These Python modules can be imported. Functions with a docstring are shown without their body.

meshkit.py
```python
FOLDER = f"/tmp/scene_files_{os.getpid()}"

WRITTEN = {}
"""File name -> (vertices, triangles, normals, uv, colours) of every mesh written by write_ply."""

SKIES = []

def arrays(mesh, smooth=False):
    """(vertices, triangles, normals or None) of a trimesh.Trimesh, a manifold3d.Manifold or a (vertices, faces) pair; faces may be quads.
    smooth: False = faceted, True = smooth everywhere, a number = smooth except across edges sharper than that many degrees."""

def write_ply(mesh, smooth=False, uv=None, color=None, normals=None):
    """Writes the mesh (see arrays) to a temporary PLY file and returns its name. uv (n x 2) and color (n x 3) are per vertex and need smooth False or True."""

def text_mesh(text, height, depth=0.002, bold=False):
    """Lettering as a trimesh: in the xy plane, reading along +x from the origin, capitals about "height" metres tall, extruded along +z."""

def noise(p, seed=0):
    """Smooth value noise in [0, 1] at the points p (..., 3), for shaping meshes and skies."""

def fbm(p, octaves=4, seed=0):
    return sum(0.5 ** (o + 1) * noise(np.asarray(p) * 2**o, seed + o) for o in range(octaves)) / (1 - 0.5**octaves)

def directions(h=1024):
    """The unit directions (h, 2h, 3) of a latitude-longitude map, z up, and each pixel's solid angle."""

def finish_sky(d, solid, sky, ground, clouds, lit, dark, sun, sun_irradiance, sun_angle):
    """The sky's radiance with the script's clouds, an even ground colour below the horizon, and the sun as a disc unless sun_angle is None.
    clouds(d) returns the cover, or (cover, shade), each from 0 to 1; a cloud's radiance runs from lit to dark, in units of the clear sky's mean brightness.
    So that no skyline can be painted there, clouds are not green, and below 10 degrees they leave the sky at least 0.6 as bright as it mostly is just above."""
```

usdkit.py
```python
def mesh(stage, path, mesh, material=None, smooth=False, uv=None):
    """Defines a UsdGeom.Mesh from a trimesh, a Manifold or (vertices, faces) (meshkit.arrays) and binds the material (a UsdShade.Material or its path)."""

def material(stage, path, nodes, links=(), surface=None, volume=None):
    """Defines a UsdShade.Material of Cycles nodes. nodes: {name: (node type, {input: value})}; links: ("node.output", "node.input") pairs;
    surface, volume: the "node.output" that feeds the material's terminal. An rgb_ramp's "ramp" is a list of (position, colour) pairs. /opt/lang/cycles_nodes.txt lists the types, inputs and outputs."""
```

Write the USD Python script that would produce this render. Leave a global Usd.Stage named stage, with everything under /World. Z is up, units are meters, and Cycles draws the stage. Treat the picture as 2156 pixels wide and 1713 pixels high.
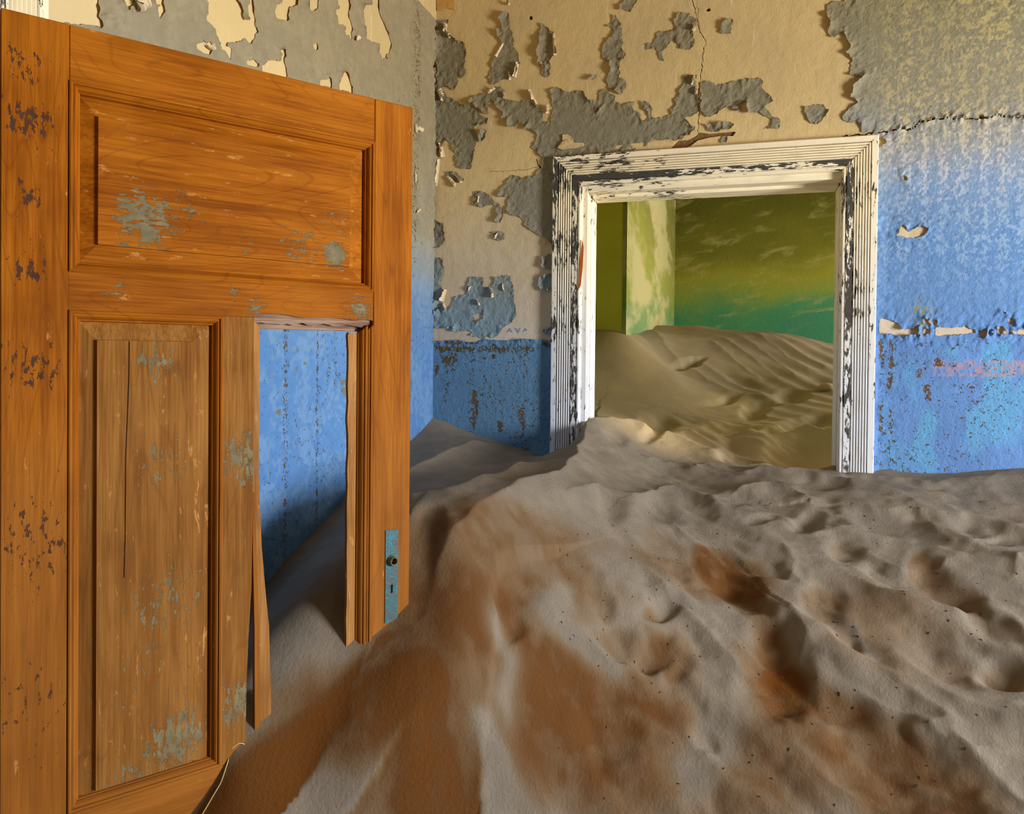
import math
import random
import numpy as np
import shapely
import trimesh
from scipy import ndimage
from scipy.interpolate import RBFInterpolator
from pxr import Gf, Sdf, Usd, UsdGeom, UsdLux, UsdShade, Vt
import usdkit
from meshkit import fbm, noise

stage = Usd.Stage.CreateInMemory()
UsdGeom.SetStageUpAxis(stage, UsdGeom.Tokens.z)
UsdGeom.SetStageMetersPerUnit(stage, 1.0)
UsdGeom.Xform.Define(stage, "/World")
UsdGeom.Scope.Define(stage, "/World/Looks")
rng = np.random.default_rng(7)

# ------------------------------------------------------------------ camera
# The room: x runs along the back wall, y into the depth, z up; the camera stands 1.55 m above the boards.
FPX, CX, CY, EYE = 1600.0, 1078.0, 772.684, 1.55
PITCH, ROLL, YAW = math.radians(0.716), math.radians(0.5745), math.radians(16.5752)
cp, sp, cr, sr = math.cos(PITCH), math.sin(PITCH), math.cos(ROLL), math.sin(ROLL)
RM = np.array([[cr, -sr, 0], [sr, cr, 0], [0, 0, 1]]) @ np.array([[1, 0, 0], [0, cp, -sp], [0, sp, cp]])
cw, sw = math.cos(YAW), math.sin(YAW)


def cam_axis(c):
    b = RM.T @ np.asarray(c, float)
    wx, wy, wz = b[0], b[2], -b[1]
    return np.array([wx * cw - wy * sw, wx * sw + wy * cw, wz])


cam = UsdGeom.Camera.Define(stage, "/World/camera")
m4 = np.eye(4)
m4[0, :3], m4[1, :3], m4[2, :3], m4[3, :3] = cam_axis((1, 0, 0)), -cam_axis((0, 1, 0)), -cam_axis((0, 0, 1)), (0, 0, EYE)
cam.AddTransformOp().Set(Gf.Matrix4d(m4.tolist()))
cam.CreateHorizontalApertureAttr(36.0)
cam.CreateFocalLengthAttr(36.0 * FPX / 2156)
cam.CreateVerticalApertureOffsetAttr(-(856.5 - CY) / 2156 * 36.0)
cam.CreateFStopAttr(0.0)
cam.CreateClippingRangeAttr(Gf.Vec2f(0.05, 200.0))
cam.CreateExposureAttr(-0.17)

# ------------------------------------------------------------------ light: daylight through the windows
RX = 3.30                                    # the window wall, right of the picture
dome = UsdLux.DomeLight.Define(stage, "/World/sky")
dome.CreateColorAttr(Gf.Vec3f(0.80, 0.90, 1.0))
dome.CreateIntensityAttr(0.6)


def window_light(name, y, z, wy, wz, color, power):
    r = UsdLux.RectLight.Define(stage, "/World/" + name)
    r.CreateWidthAttr(wz)
    r.CreateHeightAttr(wy)
    r.CreateColorAttr(Gf.Vec3f(*color))
    r.CreateIntensityAttr(power)
    r.AddTranslateOp().Set(Gf.Vec3d(RX + 0.05, y, z))
    r.AddRotateYOp().Set(90.0)               # shines towards -x, into the room
    return r


WIN = [(1.25, 1.50, 0.85, 1.06), (5.35, 1.85, 1.5, 1.5)]
window_light("daylight_window", *WIN[0], (0.97, 0.98, 1.0), 90.0)
window_light("daylight_far_window", *WIN[1], (1.0, 0.94, 0.80), 26.0)


# ------------------------------------------------------------------ small tools
def lin(c, k=1.0):
    c = np.asarray(c, float) / 255.0
    return np.where(c <= 0.04045, c / 12.92, ((c + 0.055) / 1.055) ** 2.4) * k


def ray(px, py):
    return cam_axis(((px - CX) / FPX, (py - CY) / FPX, 1.0))


def on_y(px, py, y):
    r = ray(px, py)
    p = r * (y / r[1])
    return np.array([p[0], p[1], p[2] + EYE])


def on_x(px, py, x):
    r = ray(px, py)
    p = r * (x / r[0])
    return np.array([p[0], p[1], p[2] + EYE])


used = {}


def numbered(parent, name):
    k = used.get((parent, name), 0)
    used[(parent, name)] = k + 1
    return f"{parent}/{name}" + (f"_{k:03d}" if k else "")


def obj(name, mesh, mat, parent=None, smooth=False, **data):
    path = numbered(str(parent.GetPath()) if parent is not None else "/World", name)
    p = usdkit.mesh(stage, path, mesh, mat, smooth).GetPrim()
    for k, v in data.items():
        p.SetCustomDataByKey(k, v)
    return p


def group(name, loc=(0, 0, 0), rotz=0.0, **data):
    x = UsdGeom.Xform.Define(stage, numbered("/World", name))
    x.AddTranslateOp().Set(Gf.Vec3d(*map(float, loc)))
    if rotz:
        x.AddRotateZOp().Set(rotz)
    for k, v in data.items():
        x.GetPrim().SetCustomDataByKey(k, v)
    return x.GetPrim()


def primvar(prim, name, values):
    values = np.asarray(values, np.float32)
    t = Sdf.ValueTypeNames.FloatArray if values.ndim == 1 else Sdf.ValueTypeNames.Color3fArray
    v = Vt.FloatArray.FromNumpy(values) if values.ndim == 1 else Vt.Vec3fArray.FromNumpy(values)
    UsdGeom.PrimvarsAPI(prim).CreatePrimvar(name, t, "vertex").Set(v)


def box(x0, x1, y0, y1, z0, z1):
    m = trimesh.creation.box((x1 - x0, y1 - y0, z1 - z0))
    m.apply_translation(((x0 + x1) / 2, (y0 + y1) / 2, (z0 + z1) / 2))
    return m


def chamfer_box(x0, x1, y0, y1, z0, z1, c=0.002):
    v = []
    for a in (0, 1):
        for b in (0, 1):
            for e in (0, 1):
                p = np.array([(x0, x1)[a], (y0, y1)[b], (z0, z1)[e]])
                s = np.array([1 - 2 * a, 1 - 2 * b, 1 - 2 * e]) * c
                v += [p + s * (0, 1, 1), p + s * (1, 0, 1), p + s * (1, 1, 0)]
    return trimesh.convex.convex_hull(np.array(v))


def join(*ms):
    return trimesh.util.concatenate([m for m in ms])


def extrude(poly, depth):
    parts = [trimesh.creation.extrude_polygon(g, depth, engine="earcut") for g in getattr(poly, "geoms", [poly]) if g.area > 1e-7]
    return trimesh.util.concatenate(parts)


def sstep(x, a, b):
    t = np.clip((x - a) / (b - a), 0, 1)
    return t * t * (3 - 2 * t)


# ------------------------------------------------------------------ materials: a small builder of Cycles graphs
class R(str):
    pass


class Mat:
    def __init__(self, name):
        self.name, self.nodes, self.links = name, {}, []

    def n(self, kind, out, **inp):
        k = f"n{len(self.nodes)}"
        vals = {}
        for a, v in inp.items():
            if isinstance(v, R):
                self.links.append((str(v), f"{k}.{a}"))
            elif v is not None:
                vals[a] = v
        self.nodes[k] = (kind, vals)
        return R(f"{k}.{out}")

    def pos(self):
        return self.n("geometry", "position")

    def attr(self, name, out="fac"):
        return self.n("attribute", out, attribute=name)

    def map(self, vec, scale=(1, 1, 1), rot=(0, 0, 0), loc=(0, 0, 0)):
        return self.n("mapping", "vector", vector=vec, scale=scale, rotation=rot, location=loc)

    def noise(self, scale, detail=3.0, rough=0.55, vec=None, dist=0.0, out="fac"):
        return self.n("noise_texture", out, vector=vec or self.pos(), scale=scale, detail=detail, roughness=rough, distortion=dist)

    def voro(self, scale, vec=None, out="distance", **k):
        return self.n("voronoi_texture", out, vector=vec or self.pos(), scale=scale, **k)

    def m(self, op, a, b=0.5, c=0.0):
        return self.n("math", "value", math_type=op, value1=a, value2=b, value3=c)

    def step(self, x, lo, hi, a=0.0, b=1.0):
        return self.n("map_range", "result", range_type="smoothstep", value=x, from_min=lo, from_max=hi, to_min=a, to_max=b, clamp=True)

    def mix(self, f, a, b, mode="mix"):
        return self.n("mix_color", "result", blend_type=mode, fac=f, a=a, b=b)

    def ramp(self, f, stops):
        return self.n("rgb_ramp", "color", fac=f, ramp=stops)

    def bump(self, h, dist, strength=1.0, normal=None):
        return self.n("bump", "normal", height=h, distance=dist, strength=strength, normal=normal)

    def axis(self, i, vec=None):
        return self.n("separate_xyz", "xyz"[i], vector=vec or self.pos())

    def out(self, color, rough=0.8, normal=None, spec=0.3, metallic=0.0):
        s = self.n("principled_bsdf", "BSDF", base_color=color, roughness=rough, normal=normal, specular_ior_level=spec, metallic=metallic)
        return usdkit.material(stage, "/World/Looks/" + self.name, self.nodes, self.links, surface=str(s))


def plain(name, c, rough=0.8, k=1.0, var=0.15, scale=30, bump=0.0):
    m = Mat(name)
    n = m.noise(scale, 4)
    col = m.mix(n, tuple(lin(c, k * (1 - var))), tuple(lin(c, k * (1 + var))))
    return m.out(col, rough, m.bump(n, bump) if bump else None)


# cream plaster coat
def plaster_material():
    m = Mat("cream_plaster")
    z = m.axis(2)
    base = m.ramp(m.step(z, 1.35, 2.75), [(0.0, lin((206, 194, 180))), (0.45, lin((210, 192, 158))), (0.75, lin((220, 194, 138))), (1, lin((208, 180, 122)))])
    n1 = m.noise(3.0, 4, 0.6)
    base = m.mix(m.step(n1, 0.35, 0.75, 0, 0.45), base, tuple(lin((182, 158, 118))))
    n2 = m.noise(1.0, 3, vec=m.map(m.pos(), (40, 40, 7)))
    base = m.mix(m.step(n2, 0.62, 0.75, 0, 0.45), base, tuple(lin((232, 216, 178))))
    b = m.bump(m.noise(160, 4, 0.6), 0.0012)
    b = m.bump(m.noise(22, 3), 0.004, normal=b)
    return m.out(base, 0.9, b, 0.15)


PLASTER = plaster_material()
MORTAR = plain("brown_mortar", (70, 52, 34), 0.95, scale=60, bump=0.004)
EARTH = plain("ochre_earth_infill", (126, 92, 54), 0.95, scale=70, bump=0.006, var=0.35)


def paint_material():
    m = Mat("old_wall_paint")
    col = m.attr("col", "color")
    n1 = m.noise(26, 5, 0.65)
    col = m.mix(0.55, col, m.mix(n1, (0.34, 0.34, 0.34), (0.66, 0.66, 0.66)), "overlay")
    mott = m.noise(75, 4, 0.7)
    col = m.mix(m.step(mott, 0.52, 0.70, 0, 0.22), col, tuple(lin((205, 215, 225))), "soft_light")
    dens = m.attr("chip")
    fine = m.noise(1.0, 3, 0.6, vec=m.map(m.pos(), (170, 170, 120)))
    big = m.noise(42, 3, 0.6)
    f = m.m("add", m.m("multiply", fine, 0.62), m.m("multiply", big, 0.38))
    thr = m.m("subtract", 0.695, m.m("multiply", dens, 0.235))
    hole = m.step(m.m("subtract", f, thr), -0.006, 0.012)
    brown = m.mix(m.noise(50, 2), tuple(lin((64, 52, 34))), tuple(lin((118, 92, 52))))
    col = m.mix(hole, col, brown)
    back = m.n("geometry", "backfacing")
    col = m.mix(back, col, tuple(lin((222, 200, 158))))
    h = m.m("subtract", m.noise(120, 5, 0.65), m.m("multiply", hole, 1.2))
    b = m.bump(h, 0.0018)
    b = m.bump(m.noise(45, 4, 0.6), 0.004, normal=b)
    return m.out(col, 0.85, b, 0.2)


PAINT = paint_material()
CURL = plain("paint_curl_back", (226, 204, 164), 0.85, scale=50, var=0.08)


def trim_material(name, stretch, warm):
    """White paint flaking off dark grey wood; stretch: how the flakes run along the board."""
    m = Mat(name)
    v = m.map(m.pos(), stretch)
    z = m.axis(2)
    white = m.mix(m.step(z, 1.35, 2.25), tuple(lin((222, 226, 232))), tuple(lin((250, 236, 200))))
    white = m.mix(m.step(m.noise(1.0, 4, vec=m.map(m.pos(), tuple(s * 0.5 for s in stretch))), 0.45, 0.75, 0, 0.35), white, tuple(lin((206, 184, 146))))
    white = m.mix(m.m("multiply", m.attr("groove"), 0.75), white, tuple(lin((118, 88, 62))))
    n = m.noise(1.0, 6, 0.68, vec=v)
    patch = m.noise(3.1, 2, 0.5)
    f = m.m("add", m.m("multiply", n, 0.68), m.m("multiply", patch, 0.42))
    w = m.attr("wear")
    f = m.m("add", f, m.m("multiply", w, 0.17))
    peel = m.step(f, 0.632, 0.640)
    dark = m.mix(m.noise(30, 3), tuple(lin((52, 50, 44))), tuple(lin((84, 80, 70))))
    col = m.mix(peel, white, dark)
    b = m.bump(m.m("subtract", m.m("multiply", m.noise(90, 3), 0.4), peel), 0.0012)
    return m.out(col, 0.6, b, 0.35)


TRIM_V = trim_material("flaking_trim_paint_upright", (95, 95, 22), 0)
TRIM_H = trim_material("flaking_trim_paint_lintel", (22, 95, 95), 0)

DANG = math.degrees(math.atan2(0.816851, 0.576848))
KS = 0.92                                    # the leaf is 0.78 m wide
DN = np.array([-1.27018775, 1.04552777]) * KS
DD = np.array([0.576848, 0.816851])


def wood_material(name, along, base, light, dark, wear=0.0, chips=(), chip_amount=0.0, chip_tone=((84, 76, 58), (150, 138, 104)), rough=0.7):
    """Old varnished pine. along: 'u' or 'z', the way the grain runs in the door leaf."""
    m = Mat(name)
    q = m.map(m.map(m.pos(), loc=(-DN[0], -DN[1], -EYE * (1 - KS))), scale=(1 / KS, 1 / KS, 1 / KS), rot=(0, 0, math.radians(-DANG)))
    U = along == "u"
    fib = m.noise(1.0, 4, 0.6, vec=m.map(q, (2.0, 40, 26) if U else (26, 40, 2.0)))
    fine = m.noise(1.0, 3, 0.6, vec=m.map(q, (5, 240, 190) if U else (190, 240, 5)))
    pores = m.noise(1.0, 2, 0.5, vec=m.map(q, (7, 330, 360) if U else (360, 330, 7)))
    ring = m.noise(1.0, 1, 0.4, vec=m.map(q, (1.5, 1, 7.5) if U else (7.5, 1, 0.9)), dist=0.25)
    rings = m.m("pingpong", m.m("multiply", ring, 17.0), 0.5)
    g = m.m("add", m.m("multiply", fib, 0.55), m.m("multiply", fine, 0.45))
    col = m.ramp(m.step(g, 0.30, 0.70), [(0, lin(dark)), (0.5, lin(base)), (1, lin(light))])
    col = m.mix(m.step(rings, 0.10, 0.0, 0, 0.38), col, tuple(lin(dark, 0.75)))
    big = m.noise(4.0, 4, 0.6, vec=q)
    col = m.mix(m.step(big, 0.42, 0.72, 0, 0.5), col, tuple(lin(light)))
    col = m.mix(m.step(big, 0.46, 0.28, 0, 0.5), col, tuple(lin(dark)))
    # the wood colour turns browner and duller lower down the leaf
    z = m.axis(2)
    low = m.step(m.m("add", z, m.m("multiply", m.noise(6, 3, vec=q), 0.5)), 2.1, 1.2, 0, 0.55)
    col = m.mix(low, col, m.mix(fib, tuple(lin((96, 56, 20))), tuple(lin((164, 114, 56)))))
    col = m.mix(m.step(pores, 0.60, 0.74, 0, 0.45), col, tuple(lin(dark, 0.6)))
    scr = m.noise(1.0, 5, 0.7, vec=m.map(q, (16, 40, 55) if along == "u" else (60, 40, 16)))
    pale = m.step(scr, 0.66 - wear, 0.72 - wear, 0, 0.5)
    col = m.mix(pale, col, tuple(lin((214, 156, 86))))
    # chips down to the old grey primer, thick in a few spots of the leaf
    spot = None
    for (u, zz, rad, amt) in chips:
        d = m.n("vector_math", "value", math_type="length", vector1=m.map(q, (1, 0, 1), loc=(-u, 0, -zz)))
        s = m.step(d, rad, 0.0, 0, amt)
        spot = s if spot is None else m.m("maximum", spot, s)
    cn = m.noise(1.0, 5, 0.7, vec=m.map(q, (38, 60, 95) if along == "u" else (95, 60, 38)))
    thr = m.m("subtract", 0.735 - chip_amount, m.m("multiply", spot, 0.30)) if spot is not None else 0.735 - chip_amount
    chip = m.step(m.m("subtract", cn, thr), -0.004, 0.01)
    grey = m.mix(m.noise(40, 2), tuple(lin(chip_tone[0])), tuple(lin(chip_tone[1])))
    col = m.mix(chip, col, grey)
    h = m.m("subtract", m.m("add", m.m("multiply", fine, 0.5), m.m("multiply", fib, 0.3)), chip)
    return m.out(col, rough, m.bump(h, 0.0010), 0.10)


ORANGE = dict(base=(156, 86, 6), light=(182, 108, 20), dark=(124, 62, 2))
LOW = dict(base=(138, 88, 30), light=(168, 118, 58), dark=(100, 54, 12))
STILE_L = wood_material("pine_hinge_stile", "z", wear=0.02, chip_amount=0.03, chip_tone=((60, 34, 26), (96, 66, 52)), chips=[(0.03, 2.07, 0.08, 0.6), (0.045, 1.97, 0.09, 0.7), (0.04, 1.84, 0.06, 0.6), (0.045, 1.70, 0.08, 0.6), (0.05, 1.52, 0.1, 0.6), (0.06, 1.2, 0.2, 0.5), (0.05, 0.9, 0.2, 0.4)], **ORANGE)
STILE_R = wood_material("pine_lock_stile", "z", chips=[(0.84, 1.5, 0.06, 0.5), (0.80, 0.95, 0.15, 0.15)], **ORANGE)
RAIL = wood_material("pine_rail", "u", wear=0.02, chip_amount=0.015, chips=[(0.71, 1.66, 0.07, 0.95), (0.46, 1.65, 0.06, 0.8), (0.42, 1.68, 0.06, 0.6), (0.2, 1.67, 0.09, 0.55)], **ORANGE)
PANEL_U = wood_material("pine_upper_panel", "u", wear=0.055, chip_amount=0.015, chips=[(0.235, 1.82, 0.12, 1.0), (0.245, 1.79, 0.05, 1.25), (0.645, 1.785, 0.055, 1.45), (0.57, 1.80, 0.13, 0.6), (0.65, 1.86, 0.08, 0.6), (0.30, 1.84, 0.12, 0.55), (0.44, 1.79, 0.09, 0.45)], **ORANGE)
PANEL_L = wood_material("pine_lower_panel", "z", wear=0.05, chip_amount=0.03, chips=[(0.26, 1.53, 0.08, 0.75), (0.27, 1.33, 0.12, 0.55), (0.28, 1.05, 0.16, 0.6), (0.3, 0.76, 0.12, 0.95), (0.22, 0.70, 0.12, 0.6), (0.25, 0.92, 0.2, 0.4)], **LOW)
MULLION = wood_material("pine_mullion", "z", wear=0.03, chip_amount=0.02, chips=[(0.445, 1.33, 0.13, 0.9), (0.44, 0.80, 0.13, 0.9)], **LOW)
MOULD = wood_material("pine_molding", "z", **ORANGE)
RAW = wood_material("raw_weathered_wood", "u", base=(128, 96, 74), light=(188, 166, 146), dark=(74, 46, 30), wear=-0.2)
REMNANT = wood_material("pine_panel_remnant", "z", wear=0.03, chip_amount=0.03, base=(172, 118, 60), light=(200, 150, 92), dark=(120, 76, 40))


def plate_material():
    m = Mat("verdigris_brass")
    n = m.noise(60, 5, 0.65)
    col = m.ramp(m.step(n, 0.3, 0.7), [(0, lin((78, 70, 78))), (0.4, lin((66, 88, 92))), (0.65, lin((40, 90, 98))), (1, lin((24, 116, 124)))])
    return m.out(col, 0.55, m.bump(m.noise(140, 4), 0.001), 0.4, 0.15)


PLATE = plate_material()
BRASS = plain("green_tarnished_brass", (98, 108, 78), 0.5, var=0.3, scale=120)
RUST = plain("rust_and_shade", (96, 46, 34), 0.9, var=0.3, scale=200)
BLACK = plain("dark_recess", (16, 13, 10), 1.0)
STRAW = plain("dry_straw", (206, 178, 116), 0.7, var=0.15, scale=80)
SPLINTER = plain("fresh_split_wood", (190, 104, 40), 0.8, var=0.25, scale=90)
TWIG = plain("dark_plant_litter", (52, 40, 30), 0.95, var=0.4, scale=90)
SHELL = plain("pale_stone", (190, 170, 140), 0.8, var=0.2, scale=60)


def sand_material():
    m = Mat("drift_sand")
    rust_and_shade = m.attr("rust_and_shade")
    grain = m.noise(900, 2, 0.7)
    coarse = m.noise(9, 4, 0.6)
    rr = rust_and_shade
    pale = m.mix(m.step(coarse, 0.35, 0.7), tuple(lin((130, 121, 109))), tuple(lin((145, 134, 119))))
    gold_light = m.attr("gold_light")
    pale = m.mix(gold_light, pale, tuple(lin((204, 180, 136))))  # warm light near the doorway put into the sand colour
    red = m.ramp(m.step(rr, 0.0, 1.4), [(0, lin((134, 120, 102))), (0.35, lin((120, 96, 70))), (0.68, lin((106, 72, 40))), (1, lin((112, 64, 12)))])  # orange-brown tones of the shade painted into the sand
    col = m.mix(m.step(rr, 0.02, 0.40), pale, red)
    col = m.mix(0.55, col, m.mix(grain, (0.28, 0.28, 0.28), (0.72, 0.72, 0.72)), "overlay")
    dark = m.voro(210, out="distance")
    sel = m.noise(21, 2)
    speck = m.m("multiply", m.step(dark, 0.16, 0.08), m.step(sel, 0.60, 0.68))
    col = m.mix(m.m("multiply", speck, 0.7), col, tuple(lin((60, 44, 34))))
    b = m.bump(grain, 0.0010)
    b = m.bump(m.noise(130, 4, 0.6), 0.0022, normal=b)
    return m.out(col, 0.95, b, 0.12)


SAND = sand_material()


def green_material(name, dark_k=1.0, pale=False):
    m = Mat(name)
    z = m.axis(2)
    n0 = m.noise(1.1, 3, vec=m.map(m.pos(), (0.8, 1, 1.5)))
    zz = m.m("add", z, m.m("multiply", m.m("subtract", n0, 0.5), 0.9))
    x = m.axis(0)
    zz = m.m("subtract", zz, m.m("multiply", x, 0.12))
    stops = [(0, lin((56, 122, 100), dark_k)), (0.30, lin((74, 136, 92), dark_k)), (0.42, lin((128, 144, 62), dark_k)), (0.62, lin((144, 142, 50), dark_k)), (1, lin((92, 90, 28), dark_k))]
    col = m.ramp(m.step(zz, 1.35, 3.1), stops)
    scr = m.noise(1.0, 5, 0.65, vec=m.map(m.map(m.pos(), rot=(0, 0.22, 0)), (2.6, 3, 9)), dist=0.6)
    col = m.mix(m.step(scr, 0.52, 0.72, 0, 0.6), col, tuple(lin((170, 160, 96), dark_k)))
    if pale:
        p = m.noise(1.0, 4, 0.6, vec=m.map(m.pos(), (3, 0.55, 2.3)))
        f = m.step(p, 0.42, 0.54)
        col = m.mix(f, m.mix(m.step(z, 1.5, 1.9), tuple(lin((184, 192, 160))), tuple(lin((196, 186, 132)))), m.mix(0.25, col, tuple(lin((200, 196, 110)))))
    b = m.bump(m.noise(30, 5, 0.6), 0.006)
    return m.out(col, 0.9, b, 0.15)


GREEN = green_material("green_distemper")
GREEN_OLIVE = plain("olive_distemper", (232, 218, 92), 0.9, var=0.2, scale=5, bump=0.003)
GREEN_PALE = green_material("washed_out_green_distemper", pale=True)
BOARDS = plain("floor_boards", (120, 90, 60), 0.8)
CEIL = plain("ceiling_plaster", (150, 134, 108), 0.9)
DIM = plain("dull_grey_brown_wall_paint", (112, 102, 86), 0.9)
OUTSIDE = plain("desert_ground", (190, 165, 125), 0.95)


# ------------------------------------------------------------------ the shell of the two rooms
LX, BY, WT = -1.242, 3.0, 0.165              # left wall face, back wall face, wall thickness
FY = 7.85                                    # far green wall
OX0, OX1, OZ = -0.583, 0.356, EYE + 0.662    # clear opening of the doorway in the back wall
CEILZ = 3.7
Z = EYE


def struct(name, **k):
    return group(name, kind="structure", **k)


def zoomed(ox, oy, s, pts):
    return [(ox + a / s, oy + b / s) for a, b in pts]


# --- cracks and broken plaster in the back wall (picture points on the wall plane)
def back_pt(p):
    q = on_y(p[0], p[1], BY)
    return q[0], q[2]


def left_pt(p):
    q = on_x(p[0], p[1], LX)
    return q[1], q[2]


def line(pts, to, width, seed=0, jag=0.004):
    q = np.array([to(p) for p in pts])
    d = np.r_[0, np.cumsum(np.hypot(*np.diff(q, axis=0).T))]
    t = np.linspace(0, d[-1], max(4, int(d[-1] / 0.008)))
    x, y = np.interp(t, d, q[:, 0]), np.interp(t, d, q[:, 1])
    r = np.random.default_rng(seed)
    x, y = x + r.normal(0, jag, len(t)) * 0.5, y + r.normal(0, jag, len(t)) * 0.5
    out = [shapely.LineString([(x[i], y[i]), (x[i + 1], y[i + 1])]).buffer(width * (0.35 + 0.65 * r.random()), 2) for i in range(len(t) - 1)]
    return shapely.unary_union(out)


CRACK_V = [(1457, 0), (1462, 15), (1473, 65), (1486, 85), (1484, 105), (1479, 118), (1476, 160), (1470, 200), (1472, 235), (1470, 290)]
CRACK_V2 = [(1468, 0), (1470, 40), (1474, 62)]
CRACK_H = [(1772, 288), (1800, 284), (1845, 280), (1905, 272), (1922, 270), (1936, 256), (2005, 249), (2070, 251), (2101, 241), (2116, 246), (2156, 248), (2230, 250)]
CRACK_L = [(1157, 342), (1140, 350), (1100, 358), (1060, 360), (1030, 362)]
CRACK_L2 = [(1157, 366), (1138, 352), (1128, 335)]
BREAK = zoomed(1150, 250, 5.2585, [(1375, 325), (1460, 240), (1560, 235), (1650, 190), (1690, 150), (1800, 165), (2080, 140), (2100, 150), (2070, 190), (1930, 190), (1800, 210), (1680, 240), (1600, 300), (1530, 325)])
DENT = zoomed(1230, 0, 6.118, [(1575, 115), (1610, 100), (1635, 125), (1610, 150), (1580, 145)])
DENT2 = zoomed(900, 0, 6.118, [(1310, 210), (1345, 200), (1355, 250), (1320, 260)])
cracks_back = shapely.unary_union([
    line(CRACK_V, back_pt, 0.0016, 1), line(CRACK_V2, back_pt, 0.0009, 2), line(CRACK_H, back_pt, 0.0012, 3, 0.005).buffer(0.0018),
    line(CRACK_L, back_pt, 0.0012, 4), line(CRACK_L2, back_pt, 0.0022, 5)])
breaks_back = shapely.unary_union([shapely.Polygon([back_pt(p) for p in q]).buffer(0) for q in (BREAK, DENT, DENT2)])

COAT = 0.010
full = shapely.box(LX - 0.01, -0.05, RX, CEILZ).difference(shapely.box(OX0 - 0.03, -0.1, OX1 + 0.03, OZ + 0.03))
wb = struct("wall_back")
ym = BY + COAT


def slab_xz(poly, y0, depth):
    """A polygon in (x, z) made solid from y0 to y0 + depth."""
    m = extrude(poly, depth)
    v = m.vertices.copy()
    m.vertices = np.c_[v[:, 0], y0 + depth - v[:, 2], v[:, 1]]
    m.fix_normals()
    return m


def slab_yz(poly, x0, depth):
    m = extrude(poly, depth)
    v = m.vertices.copy()
    m.vertices = np.c_[x0 + v[:, 2], v[:, 0], v[:, 1]]
    m.fix_normals()
    return m


obj("masonry", slab_xz(full, ym, WT - COAT - 0.012), MORTAR, wb)
obj("green_plaster", slab_xz(full, BY + WT - 0.012, 0.012), GREEN, wb, label="green distempered plaster on the far face")
obj("plaster_coat", slab_xz(full.difference(cracks_back).difference(breaks_back), BY, COAT), PLASTER, wb, label="cream plaster coat with cracks")
obj("exposed_core", slab_xz(shapely.Polygon([back_pt(p) for p in BREAK]).buffer(0.012), ym - 0.003, 0.006), EARTH, wb, label="ochre earth core showing where plaster broke away")

# left wall with the doorway whose leaf stands open
DY0, DY1, DZ = 0.155, 0.968, Z + 0.640
wl = struct("wall_left")
lfull = shapely.box(-2.3, -0.05, BY, CEILZ).difference(shapely.box(DY0 - 0.03, -0.1, DY1 + 0.03, DZ + 0.03))
corner_crack = [(918.5, 62), (917.5, 92), (919, 120), (914, 140), (917, 170), (916, 210), (918, 240), (915, 300), (917, 345), (914, 400), (916, 440), (913, 500)]
cc = shapely.unary_union([line(corner_crack, left_pt, 0.016, 6, 0.01)])
obj("masonry", slab_yz(lfull.difference(cc), LX - 0.2, 0.2 - COAT), MORTAR, wl)
obj("plaster_coat", slab_yz(lfull.difference(cc), LX - COAT, COAT), PLASTER, wl, label="cream plaster coat")

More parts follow.
